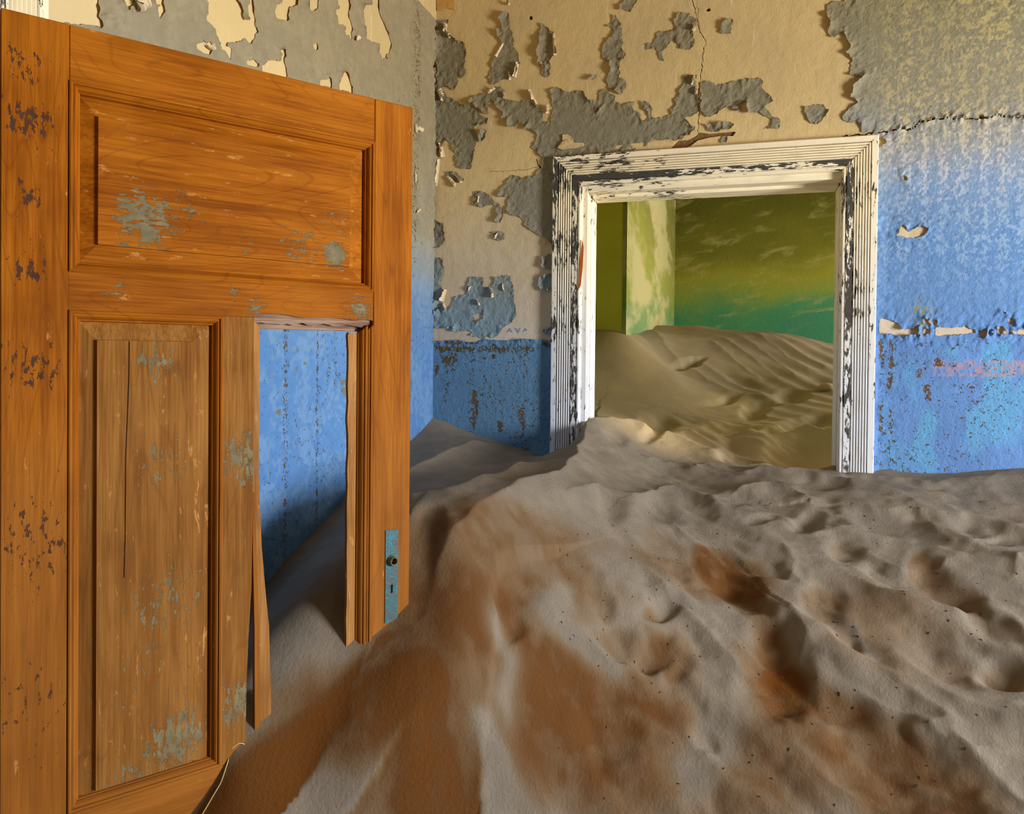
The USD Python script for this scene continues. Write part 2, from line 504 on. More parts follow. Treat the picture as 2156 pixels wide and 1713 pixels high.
obj("wall_light_block", join(box(-2.7, -2.55, -0.8, 1.9, -0.1, CEILZ), box(-2.6, LX - 0.19, -0.9, -0.75, -0.1, CEILZ), box(-2.6, LX - 0.19, 1.8, 1.9, -0.1, CEILZ), box(-2.7, LX - 0.19, -0.9, 1.9, CEILZ - 0.9, CEILZ)), MORTAR, kind="structure")  # unseen walls added to block sky light from the left doorway
# window wall on the right, with two real openings
wr = struct("wall_right")
rfull = shapely.box(-2.3, -0.05, FY, CEILZ)
for (y, z, wy, wz) in WIN:
    rfull = rfull.difference(shapely.box(y - wy / 2, z - wz / 2, y + wy / 2, z + wz / 2))
obj("masonry", slab_yz(rfull.intersection(shapely.box(-2.3, -1, BY + 0.08, 9)), RX, 0.25), DIM, wr)
obj("masonry", slab_yz(rfull.intersection(shapely.box(BY + 0.08, -1, FY, 9)), RX, 0.25), GREEN, wr)
for i, (y, z, wy, wz) in enumerate(WIN):
    fr = shapely.box(y - wy / 2, z - wz / 2, y + wy / 2, z + wz / 2)
    w = struct(f"window_{i + 1}")
    obj("window_frame", slab_yz(fr.difference(fr.buffer(-0.06, join_style=2)), RX + 0.09, 0.07), TRIM_V, w)
wf = struct("wall_front")
obj("plaster", box(LX - 0.2, RX + 0.25, -2.5, -2.3, -0.05, CEILZ), DIM, wf)
obj("floor", box(LX - 0.3, RX + 0.3, -2.5, FY + 0.2, -0.1, 0.0), BOARDS, kind="structure")
obj("ceiling", box(LX - 0.3, RX + 0.3, -2.5, FY + 0.2, CEILZ, CEILZ + 0.15), CEIL, kind="structure")
# green room
gx, gy = -0.628, 4.40
obj("wall_far", box(LX - 0.3, RX, FY, FY + 0.2, -0.05, CEILZ), GREEN, kind="structure")
obj("wall_far_left", box(LX - 0.3, LX - 0.02, BY + WT, gy, -0.05, CEILZ), GREEN, kind="structure")
wc = struct("wall_alcove")
obj("alcove_front", box(LX - 0.2, gx, gy, gy + 0.02, -0.05, CEILZ), GREEN_OLIVE, wc)
obj("alcove_side", box(gx - 0.05, gx + 0.001, gy + 0.02, FY, -0.05, CEILZ), GREEN_PALE, wc, label="pale washed-out side face")
obj("corner_bead", box(gx - 0.02, gx + 0.004, gy - 0.004, gy + 0.28, -0.05, CEILZ), GREEN_PALE, wc, label="pale corner board")
obj("desert_ground", box(-40, 40, -40, 40, -0.35, -0.15), OUTSIDE, kind="structure")


# ------------------------------------------------------------------ fluted door casings
def profile():
    """(distance from the outer edge, height above the wall face) across one fluted board."""
    p = [(0, 0.0), (0, 0.024), (0.003, 0.027), (0.021, 0.027)]
    n, a, b = 6, 0.024, 0.080
    w = (b - a) / n
    for i in range(n):
        s = a + i * w
        p += [(s, 0.020)]
        for t in np.linspace(0.12, 0.88, 6):
            p += [(s + w * t, 0.0205 + 0.0075 * math.sin(math.pi * t))]
        p += [(s + w, 0.020)]
    p += [(0.082, 0.027), (0.102, 0.027), (0.103, 0.022), (0.106, 0.022), (0.109, 0.0275), (0.114, 0.027), (0.119, 0.022), (0.121, 0.015), (0.121, 0.0)]
    return np.array(p)


PROF = profile()


def casing(a0, a1, zt, zb, place):
    """Three mitred boards round an opening; place(along, up, out) maps to the room. Outer edges at a0, a1 and zt."""
    out = []
    for side in ("left", "top", "right"):
        ends = []
        for e in (0, 1):
            pts = []
            for u, d in PROF:
                if side == "left":
                    pts.append(place(a0 + u, zb if e == 0 else zt - u, d))
                elif side == "right":
                    pts.append(place(a1 - u, zb if e == 0 else zt - u, d))
                else:
                    pts.append(place(a0 + u + 0.0008 if e == 0 else a1 - u - 0.0008, zt - u, d))
            ends.append(pts)
        n = len(PROF)
        segs = 24
        e0, e1 = np.array(ends[0]), np.array(ends[1])
        rings = [e0 + (e1 - e0) * k / segs for k in range(segs + 1)]
        v = np.vstack(rings)
        f = []
        for k in range(segs):
            for i in range(n):
                j = (i + 1) % n
                f.append((k * n + i, k * n + j, (k + 1) * n + j, (k + 1) * n + i))
        m = trimesh.Trimesh(v, np.vstack([np.array(f)[:, [0, 1, 2]], np.array(f)[:, [0, 2, 3]]]), process=False)
        m.fix_normals()
        wear = np.tile(PROF[:, 0], segs + 1)
        w = np.where((wear > 0.081) & (wear < 0.104), 0.62 if side != "top" else 0.85, 0.0) + np.where((wear < 0.022), 0.22 if side != "top" else -0.05, 0) + np.where((wear > 0.104), 0.2, 0)
        zv, fl_ = m.vertices[:, 2], (wear > 0.022) & (wear < 0.085)
        if side == "right":
            w = w + 0.42 * np.exp(-((zv - (Z + 0.24)) / 0.17) ** 2) * (wear < 0.1) * np.where(fl_, 1.0, 0.8)
        elif side == "left":
            w = w + 0.5 * np.exp(-((zv - (Z + 0.56)) / 0.09) ** 2) * (wear < 0.022) + 0.25 * np.exp(-((zv - (Z + 0.45)) / 0.2) ** 2) * fl_
        gr = np.tile(((PROF[:, 1] < 0.0203) & (PROF[:, 0] > 0.01) & (PROF[:, 0] < 0.09)).astype(float), segs + 1)
        out.append((side, m, w, gr))
    return out


def build_trim(name, a0, a1, zt, zb, place, lining, **data):
    t = struct(name, **data)
    for side, m, w, gr in casing(a0, a1, zt, zb, place):
        p = obj("head_casing" if side == "top" else "side_casing", m, TRIM_H if side == "top" else TRIM_V, t)
        primvar(p, "wear", w)
        primvar(p, "groove", gr)
    for nm, m in lining:
        p = obj(nm, m, TRIM_H if "head" in nm else TRIM_V, t)
        primvar(p, "wear", np.full(len(m.vertices), -0.1))
    return t


def wavy_bar(x0, x1, y0, y1, z0, z1):
    return chamfer_box(x0, x1, y0, y1, z0, z1, 0.0015)


lining = []
for s, x in ((1, OX0), (-1, OX1)):
    lining.append(("jamb_lining", wavy_bar(min(x, x - s * 0.03), max(x, x - s * 0.03), BY - 0.004, BY + WT + 0.004, 0, OZ + 0.03)))
    lining.append(("jamb_bead", wavy_bar(min(x - s * 0.005, x + s * 0.004), max(x - s * 0.005, x + s * 0.004), BY + 0.012, BY + 0.022, 0, OZ - 0.003)))
    lining.append(("jamb_stop", wavy_bar(min(x - s * 0.005, x + s * 0.006), max(x - s * 0.005, x + s * 0.006), BY + 0.06, BY + WT - 0.004, 0.0, OZ - 0.012)))
lining.append(("head_lining", wavy_bar(OX0 + 0.0005, OX1 - 0.0005, BY - 0.004, BY + WT + 0.004, OZ, OZ + 0.028)))
lining.append(("head_stop", wavy_bar(OX0 + 0.007, OX1 - 0.007, BY + 0.06, BY + WT - 0.004, OZ - 0.012, OZ + 0.002)))
t1 = build_trim("trim_1", -0.7235, 0.4695, Z + 0.808, 0.0, lambda a, u, d: (a, BY - d - 0.001, u), lining, label="flaking white fluted casing of the doorway")
# a long splinter torn out of the left casing
sp_px = [(1226, 505), (1222, 545), (1219, 590), (1217, 612), (1223, 600), (1227, 560), (1229, 520)]
spl = shapely.Polygon([(on_y(*p, BY - 0.028)[0], on_y(*p, BY - 0.028)[2]) for p in sp_px])
obj("splinter", slab_xz(spl, BY - 0.031, 0.006), SPLINTER, t1, label="fresh orange split in the left casing")

ll = [("jamb_lining", chamfer_box(LX - 0.2, LX + 0.004, DY1, DY1 + 0.03, 0, DZ + 0.03)), ("jamb_lining", chamfer_box(LX - 0.2, LX + 0.004, DY0 - 0.03, DY0, 0, DZ + 0.03)),
      ("head_lining", chamfer_box(LX - 0.2, LX + 0.004, DY0, DY1, DZ, DZ + 0.03))]
build_trim("trim_2", DY0 - 0.125, DY1 + 0.128, Z + 0.80, 0.0, lambda a, u, d: (LX + d + 0.001, a, u), ll, label="fluted casing of the doorway behind the open door")


# ------------------------------------------------------------------ old paint on the walls: torn sheets, lifted at their edges
def in_polys(polys, s, z):
    out = np.zeros(s.shape, bool)
    for p in polys:
        x0, y0, x1, y1 = p.bounds
        k = (s >= x0) & (s <= x1) & (z >= y0) & (z <= y1)
        if k.any():
            out[k] |= shapely.contains_xy(p, s[k], z[k])
    return out


def poly_list(lists, to):
    return [shapely.Polygon([to(p) for p in q]).buffer(0) for q in lists]


def paint_layer(parent, s0, s1, z0, z1, h, keep, color, chip, place, outward_left, lift=0.007, name="paint_sheet", seed=0):
    """keep(s, z): where paint is left. Sheets are meshed on a grid whose rim is moved onto the torn outline."""
    h2 = h / 2
    ns, nz = int((s1 - s0) / h2) // 2 * 2 + 1, int((z1 - z0) / h2) // 2 * 2 + 1
    S, ZZ = np.meshgrid(s0 + np.arange(ns) * h2, z0 + np.arange(nz) * h2, indexing="ij")
    P = np.stack([S, ZZ, np.zeros_like(S)], -1)
    big = 0.020 * np.stack([fbm(P * 34, 3, seed + 1) - 0.5, fbm(P * 34, 3, seed + 9) - 0.5], -1)
    sm = 0.011 * np.stack([fbm(P * 110, 2, seed + 3) - 0.5, fbm(P * 110, 2, seed + 4) - 0.5], -1)
    mask = keep(S + big[..., 0] + sm[..., 0], ZZ + big[..., 1] + sm[..., 1], S, ZZ)
    mask = ndimage.binary_opening(mask, iterations=1)
    sd = (ndimage.distance_transform_edt(mask) - ndimage.distance_transform_edt(~mask)) * h2
    sd = ndimage.gaussian_filter(sd, 0.9)
    gs, gz = np.gradient(ndimage.gaussian_filter(sd, 1.0), h2)
    gl = np.hypot(gs, gz) + 1e-9
    sd, gs, gz, S, ZZ = (a[::2, ::2] for a in (sd, gs / gl, gz / gl, S, ZZ))
    ins = sd > 0
    quad = ins[:-1, :-1] | ins[1:, :-1] | ins[:-1, 1:] | ins[1:, 1:]
    near = (~ins)
    mv = np.where(near, np.clip(-sd, 0, 1.5 * h), 0)
    S2, Z2 = S + gs * mv, ZZ + gz * mv
    P = np.stack([S, ZZ, np.zeros_like(S)], -1)
    e = np.clip(sd, 0, None)
    side = 0.35 + 0.65 * sstep(gs * outward_left, -0.2, 0.5)     # edges that face the wall's dark side have let go most
    n1 = sstep(noise(P * 26, seed + 21), 0.25, 0.9)
    n2 = sstep(noise(P * 7, seed + 22), 0.2, 0.8)
    off = lift * np.exp(-e / 0.011) * (0.12 + n1) * side * (0.2 + n2)
    off += 0.0045 * np.exp(-e / 0.045) * sstep(fbm(P * 62, 3, seed + 5), 0.35, 0.7) + 0.0012 * fbm(P * 24, 3, seed + 6)
    off += 0.0010
    i = np.arange(S.size).reshape(S.shape)
    qa = np.stack([i[:-1, :-1], i[1:, :-1], i[1:, 1:], i[:-1, 1:]], -1)
    comp, nc = ndimage.label(quad)
    sizes = ndimage.sum_labels(quad, comp, np.arange(1, nc + 1))
    col, chp = color(S, ZZ), chip(S, ZZ)
    pos = place(S2.ravel(), Z2.ravel(), off.ravel())
    objs = ndimage.find_objects(comp)
    order = np.argsort(-sizes)
    tiny = []

    def emit(qs, nm, **data):
        ids, inv = np.unique(qs, return_inverse=True)
        q = inv.reshape(-1, 4)
        a, b, c = pos[ids][q[:, 0]], pos[ids][q[:, 1]], pos[ids][q[:, 2]]
        f = np.vstack([q[:, [0, 1, 2]], q[:, [0, 2, 3]]])
        flip = np.cross(b - a, c - a).sum(0) @ (place(np.array([0.0]), np.array([0.0]), np.array([1.0])) - place(np.array([0.0]), np.array([0.0]), np.array([0.0])))[0] < 0
        p = obj(nm, (pos[ids], f[:, ::-1] if flip else f), PAINT, parent, smooth=True, **data)
        primvar(p, "col", col.reshape(-1, 3)[ids])
        primvar(p, "chip", chp.ravel()[ids])

    for k in order:
        sl = objs[k]
        qs = qa[sl][comp[sl] == k + 1]
        if sizes[k] * h * h < 0.00035:
            if sizes[k] > 3:
                tiny.append(qs)
            continue
        emit(qs, name)
    if tiny:
        emit(np.vstack(tiny), "paint_crumbs", kind="stuff")


# where paint is left on the back wall, traced off the wall
Z5 = lambda q: zoomed(900, 0, 6.118, q)
Z6 = lambda q: zoomed(1230, 0, 6.118, q)
Z7 = lambda q: zoomed(1150, 250, 5.2585, q)
Z4 = lambda q: zoomed(860, 0, 3.08, q)
ZB = lambda q: zoomed(1456, 0, 3.08, q)
ZC = lambda q: zoomed(860, 400, 2.855, q)
ZD = lambda q: zoomed(860, 600, 6.7375, q)
Z8 = lambda q: zoomed(1836, 600, 6.5875, q)
GREY = [
    Z5([(118, 150), (285, 140), (295, 220), (270, 300), (250, 380), (330, 480), (360, 545), (460, 545), (500, 680), (505, 760), (490, 950), (420, 1010), (370, 940), (360, 900), (400, 1060), (390, 1140), (330, 1155), (270, 1110), (215, 1130), (118, 1145)]),
    Z5([(1010, 60), (1075, 60), (1060, 130), (1025, 125)]),
    Z5([(1030, 160), (1075, 210), (1070, 380), (1100, 500), (1130, 600), (1160, 720), (1190, 800), (1160, 920), (1140, 1010), (1090, 1010), (1075, 1000), (1000, 1030), (890, 1070), (820, 1075), (790, 1020), (810, 930), (850, 890), (840, 830), (880, 740), (960, 560), (900, 480), (890, 400), (980, 370), (930, 270), (990, 210)]),
    Z5([(1480, 310), (1530, 340), (1590, 430), (1640, 420), (1680, 700), (1640, 720), (1560, 800), (1600, 880), (1580, 970), (1540, 1005), (1480, 960), (1540, 880), (1490, 860), (1440, 800), (1410, 720), (1440, 620), (1440, 480), (1390, 450), (1440, 400), (1460, 330)]),
    # the broad band across the wall
    Z5([(118, 1180), (230, 1180), (240, 1270), (290, 1270), (470, 1370), (550, 1345), (780, 1540), (760, 1600), (610, 1620), (600, 1713), (118, 1713)]),
    Z4([(178, 540), (240, 650), (370, 690), (520, 770), (500, 810), (420, 800), (450, 900), (430, 1000), (410, 1090), (330, 1095), (290, 960), (250, 900), (178, 1000)]),
    Z5([(540, 1300), (620, 1230), (780, 1200), (870, 1120), (950, 1110), (1010, 1250), (1000, 1300), (880, 1290), (800, 1330), (790, 1500)]),
    Z5([(850, 1300), (1000, 1300), (1220, 1310), (1270, 1275), (1340, 1280), (1440, 1380), (1480, 1480), (1470, 1560), (1600, 1560), (1610, 1480), (1590, 1300), (1600, 1200), (1590, 1160), (1720, 1130), (1760, 1190), (1980, 1180), (2030, 1190), (2080, 1260), (2080, 1900), (1500, 1900), (1380, 1690), (1250, 1680), (1290, 1620), (1140, 1560), (1130, 1630), (1060, 1640), (1030, 1560), (960, 1520), (990, 1470), (900, 1400), (870, 1340)]),
    Z6([(0, 1250), (80, 1300), (190, 1290), (190, 1220), (230, 1150), (300, 1140), (390, 1260), (380, 1310), (440, 1360), (510, 1370), (610, 1300), (640, 1310), (650, 1430), (730, 1460), (700, 1560), (690, 1640), (830, 1700), (900, 1690), (960, 1600), (940, 1520), (1120, 1500), (1100, 1400), (1150, 1380), (1160, 1280), (1210, 1200), (1290, 1100), (1280, 980), (1440, 960), (1430, 1110), (1440, 1220), (1470, 1240), (1470, 1450), (1350, 1510), (1230, 1600), (1440, 1640), (1420, 1690), (1200, 1800), (0, 1850)]),
    Z6([(740, 1310), (800, 1300), (870, 1390), (850, 1440), (870, 1480), (850, 1560), (800, 1560), (820, 1490), (790, 1440), (750, 1390)]),
    Z6([(860, 1560), (960, 1560), (990, 1640), (920, 1700), (870, 1640)]),
    Z7([(0, 0), (1520, 0), (1650, 100), (1600, 180), (1490, 220), (1200, 220), (1120, 270), (1000, 340), (940, 360), (600, 378), (80, 430), (60, 420), (-60, 430), (-150, 330), (-90, 200), (-60, 100)]),
    Z4([(890, 1010), (940, 1010), (945, 1600), (860, 1520), (760, 1470), (720, 1400), (680, 1410), (640, 1360), (650, 1290), (590, 1280), (590, 1230), (640, 1180), (680, 1130), (780, 1160), (830, 1140), (862, 1090)]),
    Z6([(400, 185), (430, 250), (490, 310), (440, 330), (490, 380), (490, 640), (540, 730), (510, 790), (470, 780), (470, 860), (450, 1000), (540, 1040), (555, 1110), (510, 1190), (440, 1220), (320, 1130), (290, 1050), (290, 960), (340, 910), (340, 790), (270, 780), (230, 720), (250, 640), (290, 510), (370, 460), (360, 380), (310, 340), (350, 270), (390, 200)]),
    Z6([(1180, 190), (1260, 180), (1360, 200), (1430, 250), (1450, 300), (1420, 420), (1400, 560), (1360, 650), (1270, 660), (1190, 580), (1170, 510), (1010, 690), (1010, 770), (970, 770), (920, 660), (930, 600), (790, 640), (830, 560), (920, 530), (970, 410), (1100, 400), (1170, 370), (1160, 280)]),
    Z6([(1850, 250), (1910, 240), (1900, 370), (1860, 430), (1740, 430), (1760, 380), (1800, 310)]),
    Z6([(580, -40), (690, -40), (640, 90), (600, 160), (460, 140), (480, 60)]),
    Z6([(80, 1000), (120, 960), (165, 965), (160, 1010), (90, 1035)]),
    ZB([(60, 535), (130, 530), (160, 560), (210, 540), (330, 520), (440, 505), (470, 580), (540, 660), (480, 690), (530, 760), (580, 770), (580, 820), (490, 850), (520, 780), (430, 740), (370, 740), (350, 660), (320, 670), (330, 730), (270, 730), (240, 690), (110, 765), (55, 730)]),
    ZB([(740, 690), (840, 670), (890, 720), (850, 760), (820, 825), (760, 790), (735, 740)]),
    ZB([(90, 800), (180, 790), (280, 800), (270, 840), (100, 850)]),
    Z7([(1940, 190), (2000, 190), (2000, 250), (1930, 280)]),
    # the whole right-hand end
    ZB([(1010, -40), (1000, 5), (1060, 30), (1075, -40)]),
    ZB([(890, 20), (1010, 5), (1070, 30), (1080, -80), (2700, -80), (2700, 2190), (1180, 2190), (1205, 880), (1110, 860), (1090, 800), (990, 790), (970, 760), (1020, 700), (1080, 680), (1035, 620), (1030, 560), (1060, 540), (1100, 495), (1025, 490), (1030, 390), (995, 350), (1020, 300), (1000, 260), (980, 210), (930, 240), (890, 240), (870, 190), (885, 150), (870, 80)]),
    # blue-grey scraps low on the left
    ZC([(370, 520), (460, 530), (440, 580), (500, 600), (530, 520), (620, 520), (630, 600), (640, 660), (650, 740), (620, 800), (560, 830), (530, 890), (400, 880), (300, 860), (270, 830), (150, 830), (150, 730), (240, 715), (290, 650), (350, 620)]),
    ZC([(790, 520), (870, 500), (870, 600), (800, 610), (770, 570)]), ZC([(800, 400), (870, 380), (870, 480), (800, 470)]), ZC([(800, 840), (870, 820), (870, 870), (820, 870)]),
    Z4([(420, 1240), (530, 1250), (560, 1300), (600, 1330), (610, 1400), (600, 1450), (560, 1450), (590, 1400), (540, 1320), (480, 1350), (430, 1330)]),
    ZC([(505, 250), (560, 245), (580, 290), (510, 310)]),
    ZC([(150, 190), (215, 190), (225, 300), (190, 350), (150, 360)]), ZC([(150, 400), (205, 420), (215, 460), (195, 560), (215, 610), (190, 640), (215, 700), (150, 720)]),
    Z4([(245, 1110), (320, 1120), (360, 1170), (300, 1180), (250, 1150)]), Z4([(455, 880), (505, 840), (505, 900), (480, 925), (455, 905)]),
    Z5([(680, 1670), (760, 1660), (760, 1760), (700, 1780)]),
]
DADO = [ZC([(140, 905), (300, 900), (380, 915), (450, 895), (560, 905), (700, 893), (880, 905), (880, 1800), (140, 1800)]), Z8([(-40, 705), (3200, 690), (3200, 3600), (-40, 3600)])]
HOLES = [
    Z8([(110, 470), (180, 460), (300, 480), (350, 540), (430, 620), (650, 590), (660, 692), (110, 692)]), Z8([(720, 600), (800, 610), (800, 690), (720, 690)]), Z8([(860, 580), (1200, 570), (1280, 560), (1340, 620), (1440, 630), (1440, 665), (1300, 690), (860, 692)]),
    Z8([(1480, 620), (1580, 600), (1600, 695), (1490, 695)]), Z8([(1660, 650), (1700, 690), (1650, 695)]), Z8([(1750, 590), (1810, 590), (1850, 660), (1920, 620), (1990, 690), (1750, 695)]), Z8([(2010, 610), (2120, 600), (2300, 640), (2500, 690), (2010, 695)]),
    Z8([(1790, 350), (1880, 350), (1850, 420)]), Z8([(1880, 480), (1950, 470), (1970, 530), (1920, 555)]), Z8([(710, 470), (800, 480), (800, 550), (700, 550)]), Z8([(850, 500), (910, 480), (920, 560), (860, 550)]),
    ZB([(1210, 905), (1250, 900), (1268, 940), (1210, 955)]), ZB([(1368, 1140), (1402, 1140), (1402, 1172), (1370, 1168)]), ZB([(1370, 1460), (1410, 1500), (1490, 1470), (1545, 1490), (1480, 1545), (1320, 1530)]),
    Z6([(140, 1400), (220, 1370), (210, 1420), (150, 1450)]), Z6([(730, 1480), (800, 1490), (790, 1580), (730, 1540)]), Z5([(1480, 1480), (1600, 1470), (1600, 1560), (1500, 1560)]), Z5([(760, 1340), (830, 1350), (850, 1420), (800, 1400)]),
    ZC([(385, 740), (440, 735), (450, 780), (400, 800)]), ZC([(330, 840), (380, 850), (370, 895), (300, 880)]),
]
DEEP = [
    # deep chips in the blue dado
    ZD([(490, 960), (560, 980), (620, 940), (690, 1010), (640, 1070), (590, 1100), (500, 1060)]), ZD([(1030, 1040), (1080, 1020), (1090, 1060), (1050, 1065)]), ZD([(1180, 990), (1240, 980), (1250, 1020), (1200, 1050)]), ZD([(1670, 800), (1730, 800), (1720, 830), (1680, 830)]), ZD([(1880, 800), (2000, 795), (2000, 890), (1890, 870)]),
    ZD([(480, 810), (1000, 800), (980, 830), (560, 850)]), ZD([(380, 1130), (430, 1140), (420, 1250), (370, 1330), (350, 1290)]),
    ZC([(650, 1330), (690, 1300), (700, 1420), (670, 1400)]), ZC([(380, 1200), (410, 1190), (420, 1330), (400, 1440), (385, 1440)]), ZC([(530, 1390), (560, 1390), (560, 1450), (530, 1450)]),
    Z8([(85, 770), (140, 790), (150, 900), (90, 1050)]), Z8([(210, 1000), (280, 1000), (270, 1160), (230, 1160)]), Z8([(200, 1180), (270, 1180), (260, 1440), (200, 1440)]), Z8([(590, 1180), (690, 1160), (700, 1290), (620, 1270)]), Z8([(720, 1390), (790, 1380), (810, 1600), (720, 1590)]), Z8([(880, 1000), (960, 990), (990, 1120), (850, 1130)]),
]
DEEPP = None
GP, DP, HP = poly_list(GREY, back_pt), poly_list(DADO, back_pt), poly_list(HOLES, back_pt)
crack_wide = [cracks_back.buffer(0.0012)]
trim_hole = shapely.box(-0.722, -1, 0.468, Z + 0.8)


def keep_back(s, z, s0, z0):
    m = in_polys(GP, s, z) | in_polys(DP, s, z0 + (z - z0) * 0.35)
    m &= ~in_polys(HP, s, z)
    m &= ~in_polys([breaks_back], s0, z0)
    m &= ~in_polys([line(CRACK_H, back_pt, 0.0012, 3, 0.005).buffer(0.0024), line(CRACK_L2, back_pt, 0.0024, 5)], s0, z0)
    return m & ~in_polys([trim_hole], s0, z0)


DADO_Z = Z + 0.082


def ramp3(x, stops):
    xs = [a for a, _ in stops]
    cs = np.array([lin(c) for _, c in stops])
    return np.stack([np.interp(x, xs, cs[:, k]) for k in range(3)], -1)


def lerp(a, b, f):
    return a * (1 - f[..., None]) + b * f[..., None]


def color_back(s, z):
    P = np.stack([s, z, np.zeros_like(s)], -1)
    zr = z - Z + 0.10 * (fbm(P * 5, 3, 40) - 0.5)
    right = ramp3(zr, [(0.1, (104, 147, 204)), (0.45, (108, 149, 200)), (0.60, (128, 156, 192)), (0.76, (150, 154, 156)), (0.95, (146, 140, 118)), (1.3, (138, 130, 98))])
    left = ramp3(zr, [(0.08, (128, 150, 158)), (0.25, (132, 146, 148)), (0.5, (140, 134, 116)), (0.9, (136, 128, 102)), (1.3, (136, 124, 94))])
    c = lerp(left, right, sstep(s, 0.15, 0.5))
    # roller-printed sprigs running down the paint in columns
    col = 0.5 + 0.5 * np.cos(2 * np.pi * (s + 0.012 * (noise(P * 18, 41) - 0.5)) / 0.062)
    n = fbm(P * np.array([120.0, 105.0, 1]), 4, 42) + 0.15 * col - 0.075
    pr = sstep(n, 0.50, 0.62) * sstep(s, 0.40, 0.55) * (0.45 + 0.55 * noise(P * 6, 43))
    pr *= sstep(zr, 0.10, 0.45)
    ink = ramp3(zr, [(0.1, (150, 186, 226)), (0.5, (172, 200, 226)), (0.7, (214, 206, 196)), (0.9, (206, 186, 128)), (1.3, (196, 176, 112))])
    c = lerp(c, ink, pr * 0.7)
    # faint ochre sprig
    a = back_pt((1940, 666))
    q = np.exp(-((s - a[0]) / 0.028) ** 2 - ((z - a[1]) / 0.05) ** 2) * sstep(fbm(P * 90, 3, 44), 0.45, 0.55)
    c = lerp(c, np.broadcast_to(lin((150, 152, 84)), c.shape), np.clip(q * 1.4, 0, 0.9))
    # blue dado
    d = np.broadcast_to(lin((104, 146, 206)), c.shape) * (0.86 + 0.3 * fbm(P * 9, 3, 45))[..., None]
    cy = sstep(fbm(P * np.array([14.0, 6.0, 1]), 3, 46), 0.48, 0.68) * sstep(s, 0.45, 0.6)
    d = lerp(d, np.broadcast_to(lin((104, 172, 218)), c.shape), cy * 0.75)
    dl = np.broadcast_to(lin((96, 134, 164)), c.shape) * (0.82 + 0.36 * fbm(P * 7, 3, 47))[..., None]
    d = lerp(dl, d, sstep(s, -0.2, 0.3))
    # brick-red stencilled border
    f0, f1 = back_pt((1950, 790)), back_pt((1950, 757))
    u = (s - f0[0]) / 0.0385
    cell = np.floor(u * 4).astype(int)
    row = np.floor((z - f0[1]) / (f1[1] - f0[1]) * 5).astype(int)
    h = noise(np.stack([cell * 1.37, row * 2.11, np.zeros_like(s)], -1) + 0.31, 48)
    fr = (h > 0.40) & (row >= 0) & (row <= 4) & (u > 0)
    fr = fr * (0.35 + 0.65 * sstep(fbm(P * 150, 2, 49), 0.40, 0.55)) * sstep(u, 0.0, 1.2)
    d = lerp(d, np.broadcast_to(lin((196, 146, 142)), c.shape), fr * 0.66)
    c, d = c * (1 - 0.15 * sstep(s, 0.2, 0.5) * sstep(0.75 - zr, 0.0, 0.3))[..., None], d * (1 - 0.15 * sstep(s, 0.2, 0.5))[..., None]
    return np.where((z < DADO_Z)[..., None], d, c)


STREAK_B = [(on_y(x, 800, BY)[0], w, a) for x, w, a in ((898, .03, .4), (940, .03, .75), (995, .018, .8), (1105, .025, .75), (1090, .02, .6), (1080, .02, .5), (1050, .04, .35), (1855, .012, .95), (1874, .012, .95), (1905, .02, .5), (1950, .03, .55), (2020, .05, .35), (2110, .06, .3))]


def chip_back(s, z):
    P = np.stack([s, z, np.zeros_like(s)], -1)
    zr = z - Z
    c = np.zeros_like(s)
    for x, w, a in STREAK_B:
        c = np.maximum(c, a * np.exp(-((s - x + 0.015 * (noise(P * 9, 51) - 0.5)) / w) ** 2) * (0.55 + 0.6 * noise(P * np.array([6.0, 9, 1]), 52)))
    c = np.maximum(c, 0.10 + 0.45 * noise(P * 5, 53))
    top = np.exp(-((zr - 0.035) / 0.025) ** 2) * (s < -0.8) * 0.9
    c = np.maximum(c, top)
    global DEEPP
    DEEPP = DEEPP or poly_list(DEEP, back_pt)
    jx, jz = s + 0.02 * (fbm(P * 60, 3, 55) - 0.5), z + 0.02 * (fbm(P * 60, 3, 56) - 0.5)
    c = np.maximum(c, 0.95 * in_polys(DEEPP, jx, jz))
    hole = np.exp(-((s - back_pt((945, 755))[0]) / 0.06) ** 2 - ((z - back_pt((945, 755))[1]) / 0.06) ** 2)
    c = np.maximum(c, hole * 1.0)
    return np.where(z < DADO_Z, c, 0.10 * noise(P * 6, 54) + 0.25 * sstep(s, 0.45, 0.5) * (zr < 0.12))


paint_layer(wb, LX + 0.001, 1.30, Z - 0.62, Z + 1.42, 0.0036, keep_back, color_back, chip_back, lambda s, z, o: np.stack([s, BY - o, z], -1), 1.0, lift=0.019, seed=100)

